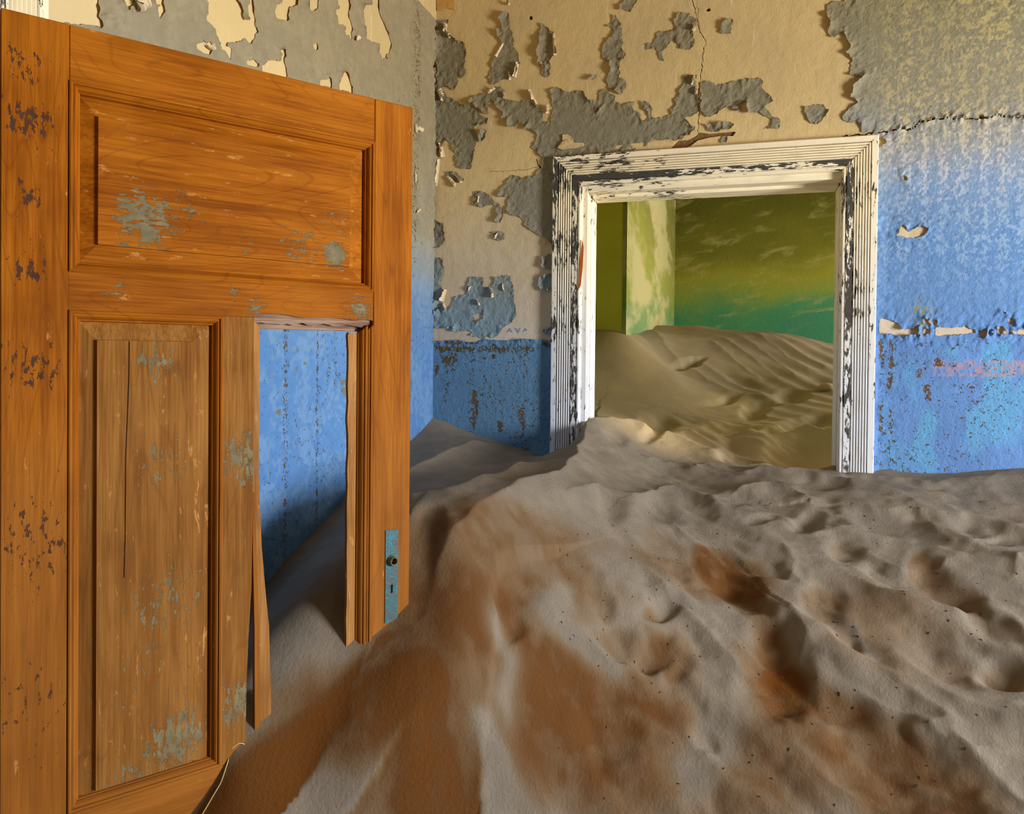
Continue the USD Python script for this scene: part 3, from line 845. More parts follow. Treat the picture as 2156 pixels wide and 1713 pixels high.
# left wall: mostly painted, with torn holes down to the cream coat
L1 = lambda q: zoomed(180, 0, 5.674, q)
L2 = lambda q: zoomed(540, 0, 5.39, q)
L3 = lambda q: zoomed(510, 630, 6.345, q)
LHOLES = [
    L1([(-900, -60), (140, -60), (130, 200), (190, 215), (330, 210), (420, 280), (250, 245), (190, 262), (160, 320), (-900, 200)]), L1([(430, -60), (600, -60), (550, 100), (500, 140), (460, 100), (420, 50)]), L1([(740, 0), (760, -60), (890, -60), (890, 20), (930, 150), (890, 310), (860, 200), (850, 60)]),
    L1([(1410, -60), (1750, -60), (1840, 100), (1880, 250), (1920, 200), (1900, -60), (1990, -60), (1970, 60), (2030, 350), (2020, 440), (1960, 540), (1900, 450), (1840, 490), (1620, 520), (1540, 440), (1530, 350), (1450, 270), (1440, 210), (1480, 190), (1470, 80)]),
    L1([(1290, 590), (1390, 500), (1480, 480), (1500, 580), (1440, 640), (1330, 620)]), L1([(1600, 530), (1730, 560), (1720, 760), (1690, 700)]), L1([(1900, 700), (2000, 720), (2090, 830), (1900, 790)]), L1([(2120, 740), (2156, 700), (2180, 850), (2100, 830)]),
    L2([(300, -60), (440, -60), (450, 70), (380, 90), (340, 150), (340, 240), (200, 220), (160, 150), (180, 80), (280, 70)]), L2([(560, -60), (690, -60), (690, 110), (560, 100)]),
    L2([(900, -60), (1030, -60), (1050, 80), (1030, 130), (1080, 330), (1080, 420), (990, 410), (1000, 320), (1010, 290), (910, 250), (920, 190), (880, 110), (920, 80)]),
    L2([(1290, -60), (1370, -60), (1370, 60), (1400, 200), (1470, 360), (1530, 500), (1500, 600), (1430, 680), (1350, 610), (1340, 500), (1210, 430), (1200, 250), (1180, 100), (1200, 60), (1290, 40)]),
    L2([(70, 700), (240, 680), (250, 560), (300, 600), (310, 720), (340, 880), (30, 840)]), L2([(940, 840), (980, 810), (1060, 930), (1080, 1060), (910, 1020)]), L2([(710, 910), (840, 870), (840, 1000), (700, 970)]), L2([(640, 480), (700, 500), (690, 560), (660, 600)]),
    L2([(1810, -60), (1900, -30), (2070, 110), (2100, 110), (2100, -60)]),
]
LCHIPS = [L3([(720, 650), (750, 660), (740, 720), (715, 700)]), L3([(800, 830), (870, 850), (830, 880), (800, 880)]), L3([(1300, 1080), (1390, 1060), (1380, 1130), (1310, 1150)]), L3([(1330, 1190), (1390, 1170), (1380, 1310), (1320, 1260)]), L3([(450, 1480), (505, 1480), (490, 1560), (445, 1540)]), L3([(700, 920), (740, 890), (720, 960)]), L3([(900, 640), (940, 680), (910, 690)])]
LH, LC = poly_list(LHOLES, left_pt), poly_list(LCHIPS, left_pt)
lgap = [line(corner_crack, left_pt, 0.018, 6, 0.01)]


def keep_left(s, z, s0, z0):
    m = ~in_polys(LH, s, z)
    m &= ~in_polys(lgap, s, z)
    return m & ~in_polys([shapely.box(-5, -5, DY1 + 0.12, Z + 0.795)], s0, z0)


def color_left(s, z):
    P = np.stack([s, z, np.ones_like(s) * 3.3], -1)
    zr = z - Z + 0.12 * (fbm(P * 4, 3, 60) - 0.5)
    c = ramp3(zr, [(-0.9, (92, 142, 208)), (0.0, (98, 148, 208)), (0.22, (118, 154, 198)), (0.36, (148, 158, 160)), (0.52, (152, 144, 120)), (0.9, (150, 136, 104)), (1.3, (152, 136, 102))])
    n = sstep(0.55 * fbm(P * 14, 4, 61) + 0.45 * fbm(P * 70, 4, 66), 0.44, 0.60)
    c = lerp(c, ramp3(zr, [(-0.5, (138, 182, 228)), (0.3, (150, 180, 205)), (0.5, (170, 160, 130)), (1.0, (166, 150, 112))]), n * 0.42)
    ch = in_polys(LC, s + 0.008 * (noise(P * 90, 62) - 0.5), z + 0.008 * (noise(P * 90, 63) - 0.5))
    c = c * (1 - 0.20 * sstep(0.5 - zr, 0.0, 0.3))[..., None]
    return np.where(ch[..., None], np.broadcast_to(lin((112, 116, 102)), c.shape), c)


def chip_left(s, z):
    P = np.stack([s, z, np.ones_like(s) * 3.3], -1)
    zr = z - Z
    c = 0.42 * noise(P * 6, 64) + 0.10 * (zr < 0.2)
    band = np.exp(-((s - (2.80 + 0.05 * (noise(P * 4, 65) - 0.5))) / 0.075) ** 2) * sstep(zr, 0.15, 0.5)
    c = np.maximum(c, 0.62 * band)
    for x, w, a in ((1.90, .02, .7), (2.07, .012, .75), (2.1, .02, .5), (2.30, .03, .4), (2.75, .03, .5)):
        c = np.maximum(c, a * np.exp(-((s - x) / w) ** 2) * (zr < 0.1))
    return c * np.where((zr > 0.45) & (s < 2.6), 0.3, 1.0)


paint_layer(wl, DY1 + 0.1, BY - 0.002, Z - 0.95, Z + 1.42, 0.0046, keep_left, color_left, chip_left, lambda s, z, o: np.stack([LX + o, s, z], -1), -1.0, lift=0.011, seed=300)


# curls: strips of paint that have let go and rolled up, their pale backs turned to the light
def curl(parent, foot, tip, width, turn, radius, to_room, normal, seed, label=None):
    """A torn strip rolled up off the wall. foot: the two ends of the line where it still holds, tip: which way it rolls (on the wall)."""
    a, b = np.array(to_room(foot[0])), np.array(to_room(foot[1]))
    t = np.array(to_room(tip)) - (a + b) / 2
    along = (b - a) / np.linalg.norm(b - a)
    t = t - along * (t @ along)
    t /= np.linalg.norm(t)
    r = np.random.default_rng(seed)
    nu, nv = 14, 16
    v, L = [], width
    for i in range(nu + 1):
        u = i / nu
        rr = radius * (1 + 0.35 * (u - 0.5) + 0.1 * r.normal())
        end = turn * (0.82 + 0.25 * math.sin(math.pi * u) + 0.08 * r.normal())
        for j in range(nv + 1):
            w = j / nv
            th = w * end
            lead = L * min(1.0, w * 2) * 0.0
            p = a + (b - a) * u + t * (lead + rr * math.sin(th)) + normal * (0.001 + rr * (1 - math.cos(th)))
            p = p + along * (0.12 * L * w * (0.5 - u))
            v.append(p)
    f = []
    for i in range(nu):
        for j in range(nv):
            k = i * (nv + 1) + j
            f.append((k, k + 1, k + nv + 2, k + nv + 1))
    obj("paint_curl", (np.array(v), np.array(f)), CURL, parent, smooth=True, **({"label": label} if label else {}))


def back_room(p):
    return on_y(p[0], p[1], BY)


NB, NL = np.array([0, -1.0, 0]), np.array([1.0, 0, 0])
D2 = math.pi
CURLS = [  # foot line, rolls towards, strip width, turn, radius  (picture points on the back wall)
    ([(940, 50), (942, 66)], (936, 58), 0.02, 1.25 * D2, 0.011), ([(944, 68), (952, 78)], (940, 78), 0.02, 1.1 * D2, 0.010),
    ([(1168, 70), (1173, 116)], (1160, 92), 0.03, 0.95 * D2, 0.010), ([(1060, 92), (1044, 121)], (1062, 112), 0.02, 1.6 * D2, 0.0055),
    ([(1094, 132), (1088, 164)], (1084, 150), 0.02, 0.75 * D2, 0.012), ([(1074, 150), (1077, 168)], (1068, 160), 0.02, 1.0 * D2, 0.007),
    ([(1070, 3), (1076, 9)], (1070, 16), 0.02, 1.1 * D2, 0.009), ([(928, 190), (938, 210)], (924, 204), 0.02, 1.2 * D2, 0.013),
    ([(1116, 187), (1127, 208)], (1110, 204), 0.02, 0.8 * D2, 0.011), ([(1127, 208), (1136, 226)], (1122, 220), 0.02, 0.7 * D2, 0.008),
    ([(1062, 192), (1066, 206)], (1056, 202), 0.02, 1.1 * D2, 0.008), ([(1028, 196), (1044, 184)], (1042, 198), 0.02, 1.2 * D2, 0.007),
    ([(1152, 222), (1156, 238)], (1146, 232), 0.02, 1.2 * D2, 0.009), ([(1147, 228), (1155, 220)], (1150, 234), 0.02, 1.1 * D2, 0.007),
    ([(1465, 52), (1464, 66)], (1456, 60), 0.02, 0.9 * D2, 0.011), ([(1466, 158), (1463, 180)], (1456, 170), 0.02, 0.9 * D2, 0.012), ([(1468, 182), (1468, 200)], (1460, 192), 0.02, 0.85 * D2, 0.008),
    ([(931, 300), (938, 330)], (924, 318), 0.02, 0.9 * D2, 0.014), ([(928, 335), (922, 392)], (920, 362), 0.03, 0.9 * D2, 0.013), ([(944, 372), (962, 392)], (946, 390), 0.03, 1.4 * D2, 0.008),
    ([(962, 366), (976, 382)], (960, 380), 0.02, 0.8 * D2, 0.010), ([(942, 610), (935, 636)], (928, 622), 0.03, 0.8 * D2, 0.015), ([(935, 636), (943, 652)], (932, 648), 0.02, 0.9 * D2, 0.010),
    ([(1036, 602), (1044, 624)], (1030, 616), 0.02, 0.95 * D2, 0.012), ([(1006, 628), (1014, 640)], (1002, 638), 0.02, 0.95 * D2, 0.009), ([(1056, 596), (1058, 614)], (1064, 604), 0.02, 0.7 * D2, 0.008),
    ([(985, 612), (990, 600)], (994, 612), 0.02, 0.8 * D2, 0.008), ([(1007, 412), (1005, 428)], (1012, 420), 0.02, 0.8 * D2, 0.007), ([(1048, 488), (1040, 502)], (1052, 500), 0.02, 0.8 * D2, 0.007),
    ([(1148, 500), (1150, 516)], (1142, 508), 0.02, 0.8 * D2, 0.006), ([(1146, 553), (1149, 565)], (1141, 560), 0.02, 0.8 * D2, 0.006), ([(1136, 132), (1148, 140)], (1140, 140), 0.02, 1.1 * D2, 0.006),
]
for i, (ft, tp, w, tn, rd) in enumerate(CURLS):
    curl(wb, ft, tp, w, tn, rd, back_room, NB, 500 + i)
for i, (ft, tp, w, tn, rd) in enumerate([([(874, 268), (883, 274)], (872, 282), 0.02, 1.5 * D2, 0.009), ([(872, 262), (873, 280)], (868, 270), 0.02, 0.9 * D2, 0.008), ([(872, 360), (872, 386)], (868, 372), 0.02, 0.8 * D2, 0.006), ([(872, 448), (880, 440)], (874, 452), 0.02, 1.1 * D2, 0.006),
                                         ([(276, 18), (284, 0)], (292, 12), 0.03, 1.2 * D2, 0.016), ([(742, 82), (750, 78)], (748, 90), 0.02, 1.2 * D2, 0.008), ([(430, 92), (441, 98)], (434, 104), 0.02, 0.9 * D2, 0.010)]):
    curl(wl, ft, tp, w, tn, rd, lambda p: on_x(p[0], p[1], LX), NL, 600 + i)

# broken lumps of plaster above the casing, and the ochre patch at the top of the corner
def lump(pts, out, depth, mat, name, seed, label=None):
    poly = shapely.Polygon([back_pt(p) for p in pts]).buffer(0)
    m = slab_xz(poly.buffer(-0.002).buffer(0.002), BY - out, depth)
    m = m.subdivide().subdivide()
    v = m.vertices.copy()
    v[:, 1] += (fbm(v * 70, 3, seed) - 0.5) * 0.008 * (v[:, 1] < BY - 0.001)
    m.vertices = v
    obj(name, m, mat, wb, smooth=40, **({"label": label} if label else {}))


lump(Z7([(130, 330), (180, 260), (240, 240), (300, 270), (420, 275), (420, 300), (330, 330), (230, 340), (180, 350)]), 0.012, 0.014, PLASTER, "plaster_lump", 70)
lump(Z7([(185, 180), (240, 175), (300, 220), (300, 270), (240, 280), (185, 240)]), 0.008, 0.010, PLASTER, "plaster_lump", 71)
lump(Z7([(600, 325), (1200, 245), (1430, 245), (1380, 325), (1000, 345)]), 0.003, 0.004, PLASTER, "plaster_lump", 72)
OCHRE = plain("ochre_stained_plaster", (196, 150, 76), 0.9, var=0.2, scale=40, bump=0.004)
lump([(921, 24), (940, 18), (959, 21), (962, -30), (919, -30)], 0.006, 0.008, OCHRE, "plaster_patch", 73, "ochre patch at the top of the corner")
# what is left of a blue stencilled border: A V A
BLUE = plain("blue_stencil_paint", (126, 142, 172), 0.9, var=0.25, scale=120)
for k, tri in enumerate(([(1066, 699), (1073, 690), (1080, 699), (1075, 699), (1073, 695), (1070, 699)], [(1083, 690), (1088, 691), (1090, 697), (1093, 691), (1096, 690), (1091, 701), (1089, 701)], [(1100, 699), (1106, 690), (1110, 694), (1108, 697), (1105, 695), (1102, 699)])):
    poly = shapely.Polygon([back_pt(p) for p in tri]).buffer(0)
    obj("stencil_mark", slab_xz(poly, BY - 0.0006, 0.0008), BLUE, wb, label="faint blue stencilled letter shape" if k == 0 else "faint blue stencilled letter shape")

# ------------------------------------------------------------------ the open panel door
door = group("panel_door", (DN[0], DN[1], EYE * (1 - KS)), DANG, kind="thing", label="open orange pine panel door with one panel broken out, half buried in sand", category="door")
UsdGeom.Xformable(door).AddScaleOp().Set(Gf.Vec3f(KS, KS, KS))
DT, TOP = 0.040, Z + 0.616
H = lambda v: Z + v
obj("hinge_stile", chamfer_box(0.0, 0.107, 0, DT, 0.012, TOP, 0.0016), STILE_L, door)
obj("lock_stile", chamfer_box(0.7445, 0.850, 0, DT, 0.012, TOP, 0.0025), STILE_R, door)
obj("top_rail", chamfer_box(0.1075, 0.744, 0.0006, DT, H(0.512), TOP, 0.0012), RAIL, door)
# the middle rail: its lower edge is torn where the panel was kicked out
edge = [(0.107, H(0.154)), (0.744, H(0.154)), (0.744, H(0.085))]
for u in np.linspace(0.735, 0.465, 28):
    edge.append((u, H(0.0855) + 0.0035 * (float(noise(np.array([u * 30, 0, 0]), 7)) - 0.3) + 0.006 * math.exp(-((u - 0.50) / 0.05) ** 2)))
edge += [(0.457, H(0.086)), (0.457, H(0.082)), (0.107, H(0.082))]
mr = extrude(shapely.Polygon(edge).buffer(0), DT - 0.0006)
mr.vertices = np.c_[mr.vertices[:, 0], DT - mr.vertices[:, 2], mr.vertices[:, 1]]
mr.fix_normals()
obj("mid_rail", mr, RAIL, door)
obj("bottom_rail", chamfer_box(0.1075, 0.744, 0.0006, DT, 0.012, H(-0.875), 0.0015), RAIL, door)
mul = shapely.Polygon([(0.392, H(-0.874)), (0.392, H(0.0815)), (0.457, H(0.0815)), (0.4572, H(-0.30)), (0.4555, H(-0.5)), (0.449, H(-0.62)), (0.4455, H(-0.72)), (0.444, H(-0.874))])
mm = extrude(mul, DT - 0.0004)
mm.vertices = np.c_[mm.vertices[:, 0], DT - mm.vertices[:, 2], mm.vertices[:, 1]]
mm.fix_normals()
obj("mullion", mm, MULLION, door)

MP = np.array([(0, 0.004), (0.0, -0.0025), (0.0025, -0.004), (0.006, -0.003), (0.0065, 0.0005), (0.010, -0.0005), (0.013, 0.002), (0.016, 0.0065), (0.0165, 0.009), (0.019, 0.0095), (0.0205, 0.016), (0.0205, 0.022), (0, 0.022)])


def frame_molding(u0, u1, z0, z1, sides="ltrb"):
    out = []
    for sd in sides:
        ends = []
        for e in (0, 1):
            pts = []
            for o, d in MP:
                if sd == "l":
                    pts.append((u0 + o, d, z0 + o if e == 0 else z1 - o))
                elif sd == "r":
                    pts.append((u1 - o, d, z0 + o if e == 0 else z1 - o))
                elif sd == "t":
                    pts.append((u0 + o if e == 0 else u1 - o, d, z1 - o))
                else:
                    pts.append((u0 + o if e == 0 else u1 - o, d, z0 + o))
            ends.append(np.array(pts))
        n = len(MP)
        v = np.vstack(ends)
        f = [(i, (i + 1) % n, n + (i + 1) % n, n + i) for i in range(n)]
        caps = [(0, i, i + 1) for i in range(1, n - 1)] + [(n, n + i + 1, n + i) for i in range(1, n - 1)]
        q = np.array(f)
        m = trimesh.Trimesh(v, np.vstack([q[:, [0, 1, 2]], q[:, [0, 2, 3]], caps]), process=False)
        m.fix_normals()
        out.append((sd, m))
    return out


MOULD_H = wood_material("pine_molding_rail", "u", **ORANGE)
for (u0, u1, z0, z1) in ((0.107, 0.7445, H(0.154), H(0.512)), (0.107, 0.392, H(-0.874), H(0.0815))):
    for sd, m in frame_molding(u0, u1, z0, z1):
        obj("panel_molding", m, MOULD if sd in "lr" else MOULD_H, door)


def raised_panel(u0, u1, z0, z1, f0, f1, g0, g1):
    """A fielded panel: bevels rise from the moulding to a small step round the flat field."""
    rects = [((u0, u1, z0, z1), 0.0200), ((f0, f1, g0, g1), 0.0072), ((f0 + 0.0006, f1 - 0.0006, g0 + 0.0006, g1 - 0.0006), 0.0012)]
    v = []
    for (a, b, c, d), y in rects:
        v += [(a, y, c), (b, y, c), (b, y, d), (a, y, d)]
    f = []
    for k in (0, 1):
        for i in range(4):
            j = (i + 1) % 4
            f.append((4 * k + i, 4 * k + j, 4 * k + 4 + j, 4 * k + 4 + i))
    f.append((8, 9, 10, 11))
    v += [(u0, 0.026, z0), (u1, 0.026, z0), (u1, 0.026, z1), (u0, 0.026, z1)]
    f += [(0, 12, 13, 1), (1, 13, 14, 2), (2, 14, 15, 3), (3, 15, 12, 0), (15, 14, 13, 12)]
    q = np.array(f)
    return trimesh.Trimesh(np.array(v), np.vstack([q[:, [0, 1, 2]], q[:, [0, 2, 3]]]), process=False)


obj("panel", raised_panel(0.122, 0.729, H(0.169), H(0.497), 0.1555, 0.683, H(0.209), H(0.455)), PANEL_U, door, label="wide upper panel with grey chips")
lp = obj("panel", raised_panel(0.122, 0.377, H(-0.86), H(0.066), 0.1545, 0.333, H(-0.848), H(0.0265)), PANEL_L, door, label="tall scratched lower panel with a long split")
sp = shapely.LineString([(0.2115, H(0.024)), (0.211, H(-0.05)), (0.206, H(-0.2)), (0.2055, H(-0.36)), (0.2035, H(-0.44))]).buffer(0.00045)
sm_ = extrude(sp, 0.0016)
sm_.vertices = np.c_[sm_.vertices[:, 0], 0.0012 - sm_.vertices[:, 2] + 0.0007, sm_.vertices[:, 1]]
obj("split", sm_, BLACK, lp, label="thin dark split")


# what is left round the broken-out panel
def flat_piece(pts, y0, y1):
    m = extrude(shapely.Polygon(pts).buffer(0), y1 - y0)
    m.vertices = np.c_[m.vertices[:, 0], y1 - m.vertices[:, 2], m.vertices[:, 1]]
    m.fix_normals()
    return m


rr = np.random.default_rng(5)


def ragged(u, za, zb, n, amp):
    return [(u + amp * rr.normal(), z) for z in np.linspace(za, zb, n)]


obj("torn_rail_edge", flat_piece([(0.459, H(0.100)), (0.743, H(0.100)), (0.743, H(0.072))] + [(u, H(0.071) + 0.002 * rr.normal()) for u in np.linspace(0.73, 0.475, 22)] + [(0.462, H(0.070))], 0.0105, 0.022), RAW, door, label="raw brown torn wood under the middle rail")
obj("rail_groove_lip", flat_piece([(0.460, H(0.100)), (0.743, H(0.100)), (0.743, H(0.0595)), (0.473, H(0.0585))], 0.024, 0.038), RAW, door, label="pale grey raw back lip of the groove")
rm = [m for s_, m in frame_molding(0.30, 0.7445, H(-0.95), H(0.076), "r")]
obj("panel_molding", rm[0], MOULD, door)
mrn = trimesh.Trimesh(rm[0].vertices + [-0.0135, 0.004, -0.002], rm[0].faces, process=False)
obj("panel_molding", mrn, MOULD, door)
obj("panel_remnant", flat_piece([(0.7135, H(0.056)), (0.7135, H(-0.95))] + ragged(0.689, -0.95 + Z, Z + 0.050, 26, 0.0012) + [(0.690, H(0.056))], 0.017, 0.028), REMNANT, door, label="pale strip of the broken panel still in its groove")
obj("panel_remnant", flat_piece([(0.458, H(0.078)), (0.472, H(0.060)), (0.4725, H(-0.262)), (0.480, H(-0.42)), (0.489, H(-0.52)), (0.4975, H(-0.60)), (0.500, H(-0.68)), (0.503, H(-0.75)), (0.504, H(-0.95)), (0.478, H(-0.95)), (0.474, H(-0.65)), (0.464, H(-0.40)), (0.458, H(-0.26))], 0.008, 0.018), REMNANT, door, label="torn pale strip of the broken panel beside the mullion")
obj("panel_molding", flat_piece([(0.4575, H(-0.30)), (0.462, H(-0.30)), (0.467, H(-0.42)), (0.4745, H(-0.60)), (0.479, H(-0.95)), (0.467, H(-0.95)), (0.464, H(-0.60)), (0.459, H(-0.42))], 0.004, 0.017), MOULD, door, label="loose strip of molding leaning off the mullion")

# lock plate
plate = shapely.box(0.7815, H(-0.651), 0.8170, H(-0.424)).buffer(-0.001).buffer(0.001)
kh = shapely.Point(0.7995, H(-0.563)).buffer(0.0036).union(shapely.box(0.7967, H(-0.580), 0.8023, H(-0.563)))
hole = shapely.Point(0.7995, H(-0.500)).buffer(0.0075)
pm = extrude(plate.difference(kh).difference(hole), 0.0022)
pm.vertices = np.c_[pm.vertices[:, 0], -pm.vertices[:, 2] + 0.0002, pm.vertices[:, 1]]
pm.fix_normals()
pl = obj("lock_plate", pm, PLATE, door, label="long verdigris brass lock plate")
dk = extrude(kh, 0.0008)
dk.vertices = np.c_[dk.vertices[:, 0], 0.0002 - dk.vertices[:, 2], dk.vertices[:, 1]]
obj("keyhole", dk, BLACK, pl, label="dark keyhole")
ring = trimesh.creation.revolve(np.array([(0.0075, 0.0), (0.0130, 0.0), (0.0140, 0.0015), (0.0130, 0.004), (0.0108, 0.006), (0.0112, 0.010), (0.0100, 0.0125), (0.0085, 0.0125), (0.0075, 0.0105), (0.0075, 0.0)]), sections=36)
ring.apply_transform(trimesh.transformations.rotation_matrix(math.pi / 2, [1, 0, 0]))
ring.apply_translation((0.7995, -0.0015, H(-0.5)))
obj("handle_rosette", ring, BRASS, pl, smooth=35, label="round brass rosette without a handle")
sd_ = trimesh.creation.box((0.007, 0.006, 0.007))
sd_.apply_translation((0.7995, 0.0, H(-0.5)))
obj("spindle", sd_, RUST, pl, label="rusty square spindle end")
for (u, v) in ((0.7860, -0.430), (0.8125, -0.430), (0.7860, -0.645), (0.8125, -0.645)):
    s = trimesh.creation.cylinder(0.0018, 0.0012, sections=12)
    s.apply_transform(trimesh.transformations.rotation_matrix(math.pi / 2, [1, 0, 0]))
    s.apply_translation((u, -0.0024, H(v)))
    obj("screw", s, BRASS, pl)


# ------------------------------------------------------------------ the sand
def door_pt(px, py):
    n = np.array([DD[1], -DD[0]])
    r = ray(px, py)
    p = r * ((DN @ n) / (r[:2] @ n))
    return np.array([p[0], p[1], p[2] + EYE])


pts = [on_x(*p, LX) for p in ((913, 878), (890, 903), (868, 924), (735, 1040), (700, 1078), (650, 1128), (600, 1182), (572, 1215))]
pts += [on_y(*p, BY) for p in ((945, 891), (960, 898), (1000, 915), (1060, 935), (1110, 950), (1142, 962))]
pts += [on_y(*p, BY - 0.03) for p in ((1158, 967), (1195, 962), (1225, 950))] + [on_y(1250, 909, BY + 0.15)]
pts += [on_y(*p, BY - 0.03) for p in ((1774, 998), (1790, 996), (1839, 997))] + [on_y(1752, 977, BY + 0.12)]
pts += [on_y(*p, BY) for p in ((1862, 987), (1900, 992), (2000, 996), (2060, 990), (2100, 988), (2156, 985))]
pts += [door_pt(*p) for p in ((859, 1285), (830, 1315), (783, 1355), (735, 1402), (650, 1465), (575, 1522), (525, 1560), (490, 1590), (468, 1625), (445, 1660), (405, 1713))]
pts += [on_y(*p) for p in ((1400, 985, 3.0), (1550, 1003, 2.92), (1650, 990, 2.97), (1300, 800, 4.0), (1350, 880, 3.55), (1500, 860, 4.1), (1600, 925, 3.45), (1700, 890, 3.8), (1500, 765, 5.0), (1700, 790, 5.0), (1620, 740, 5.4), (1400, 770, 4.7))]
pts += [on_y(*p) for p in ((1255, 697, 4.38), (1290, 700, 4.38), (1316, 708, 4.38), (1345, 709, 4.75), (1370, 704, 5.3), (1400, 696, 5.8), (1440, 686, 6.2), (1470, 686, 6.2), (1500, 692, 6.0), (1540, 700, 6.1), (1580, 697, 5.9), (1610, 698, 5.8), (1650, 708, 5.7), (1700, 724, 5.6), (1755, 744, 5.5))]
pts += [np.array(p) for p in ((0.5, 7.8, Z - 0.12), (1.5, 7.8, Z - 0.3), (-0.6, 7.8, Z + 0.02), (3.3, 5.5, Z - 0.35), (3.3, 4.0, Z - 0.4), (-1.2, 3.4, Z - 0.2), (-1.2, 4.3, Z + 0.08),
                              (2.2, 3.0, Z - 0.36), (3.3, 3.0, Z - 0.50), (3.3, 1.5, Z - 0.78), (3.3, 0.0, Z - 0.95), (0.0, -1.0, Z - 1.08), (0.0, -2.2, Z - 1.12), (3.3, -2.2, Z - 1.05), (-1.24, -1.0, Z - 1.12), (-1.24, 0.5, Z - 1.04), (-1.242, 1.45, Z - 0.82), (-1.242, 1.1, Z - 0.95), (0.0, 0.5, Z - 1.05), (1.2, 0.6, Z - 0.98))]
for (px, py, z) in ((640, 1713, -0.905), (820, 1713, -0.925), (1078, 1713, -0.95), (1600, 1713, -0.95), (2156, 1713, -0.91)):
    r = ray(px, py)
    pts.append(r * (z / r[2]) + [0, 0, EYE])
pts = np.array(pts)
rbf = RBFInterpolator(pts[:, :2], pts[:, 2], kernel="thin_plate_spline", smoothing=1e-5, neighbors=None)


def base(xy):
    return rbf(np.asarray(xy, float).reshape(-1, 2))


def on_sand(px, py):
    """Where the sight line through a picture point meets the smooth sand body."""
    r = ray(px, py)
    t = np.linspace(0.8, 9, 700)
    q = r[None] * t[:, None]
    gap = q[:, 2] + EYE - base(q[:, :2])
    k = np.argmax(gap < 0)
    k = max(k, 1)
    f = gap[k - 1] / (gap[k - 1] - gap[k])
    return q[k - 1, :2] + (q[k, :2] - q[k - 1, :2]) * f


xs = np.r_[np.linspace(-1.62, -1.26, 12)[:-1], np.arange(-1.26, 1.25, 0.0056), np.linspace(1.25, RX + 0.02, 90)]
ys = np.r_[np.linspace(-2.3, 0.95, 60)[:-1], np.arange(0.95, 3.2, 0.0052), 3.2 + 4.64 * np.linspace(0, 1, 330) ** 1.25]
GX, GY = np.meshgrid(xs, ys, indexing="ij")
SHP = GX.shape
g = np.c_[GX.ravel(), GY.ravel()]
hz = base(g)
rust_and_shade = np.zeros(len(g))
gold_light = np.zeros(len(g))
G3 = np.c_[g, np.zeros(len(g))]
th_ = math.radians(31)
GR = np.c_[g[:, 0] * math.cos(th_) - g[:, 1] * math.sin(th_), g[:, 0] * math.sin(th_) + g[:, 1] * math.cos(th_), np.zeros(len(g))]
GR[:, :2] += 0.16 * np.c_[fbm(GR * 4.1, 2, 78) - 0.5, fbm(GR * 4.1, 2, 79) - 0.5]
wob = 0.046 * np.c_[fbm(G3 * 9, 3, 80) - 0.5, fbm(G3 * 9, 3, 81) - 0.5]
gw = g + wob


def seg_dist(poly, q):
    """Distance to a polyline and the signed side (positive: left of its direction)."""
    best, side = np.full(len(q), 1e9), np.zeros(len(q))
    for a, b in zip(poly[:-1], poly[1:]):
        ab = b - a
        t = np.clip(((q - a) @ ab) / (ab @ ab + 1e-12), 0, 1)
        d = q - (a + t[:, None] * ab)
        dist = np.hypot(d[:, 0], d[:, 1])
        k = dist < best
        best[k] = dist[k]
        side[k] = np.sign(ab[0] * d[k, 1] - ab[1] * d[k, 0])
    return best, side


def pl_(ps):
    q = np.array([on_sand(*p) for p in ps])
    d = np.r_[0, np.cumsum(np.hypot(*np.diff(q, axis=0).T))]
    t = np.linspace(0, d[-1], 4 * len(q))
    return np.c_[np.interp(t, d, q[:, 0]), np.interp(t, d, q[:, 1])]


def ridge(ps, amp, wl_, wr_, q=None):
    """A crest; wl_, wr_: how far its flanks run, in metres, left and right of the direction of travel."""
    global hz
    d, s = seg_dist(pl_(ps), gw if q is None else q)
    w = np.where(s > 0, wl_, wr_)
    hz = hz + 1.25 * amp * np.exp(-d / w)


def dip(px, py, rx, ry, amp, ang=0.0, rim=0.06, red=0.0, pw=2.0):
    """A footprint-like hollow. rx, ry: half size in the picture; the rim is thrown up a little."""
    global hz, rust_and_shade
    c = on_sand(px, py)
    ca, sa = math.cos(math.radians(ang)), math.sin(math.radians(ang))
    ex = on_sand(px + rx * ca, py + rx * sa) - c
    ey = on_sand(px - ry * sa, py + ry * ca) - c
    M = np.linalg.inv(np.c_[ex, ey])
    q = (gw - c) @ M.T
    r = np.hypot(q[:, 0], q[:, 1])
    k = r < 3
    amp = amp * 1.05
    hz[k] -= amp * np.exp(-r[k] ** 3)
    hz[k] += amp * rim * np.exp(-((r[k] - 1.35) / 0.35) ** 2)
    if red:
        rust_and_shade[k] = np.maximum(rust_and_shade[k], red * sstep(1.45 - r[k], 0, 0.8))  # brown shade painted into the hollow


def blob(px, py, rx, ry, amt, ang=0.0, soft=0.8):
    global rust_and_shade
    c = on_sand(px, py)
    ca, sa = math.cos(math.radians(ang)), math.sin(math.radians(ang))
    M = np.linalg.inv(np.c_[on_sand(px + rx * ca, py + rx * sa) - c, on_sand(px - ry * sa, py + ry * ca) - c])
    q = (gw - c) @ M.T
    r = np.hypot(q[:, 0], q[:, 1])
    rust_and_shade = np.maximum(rust_and_shade, amt * sstep(1.2 - r, 0, soft))


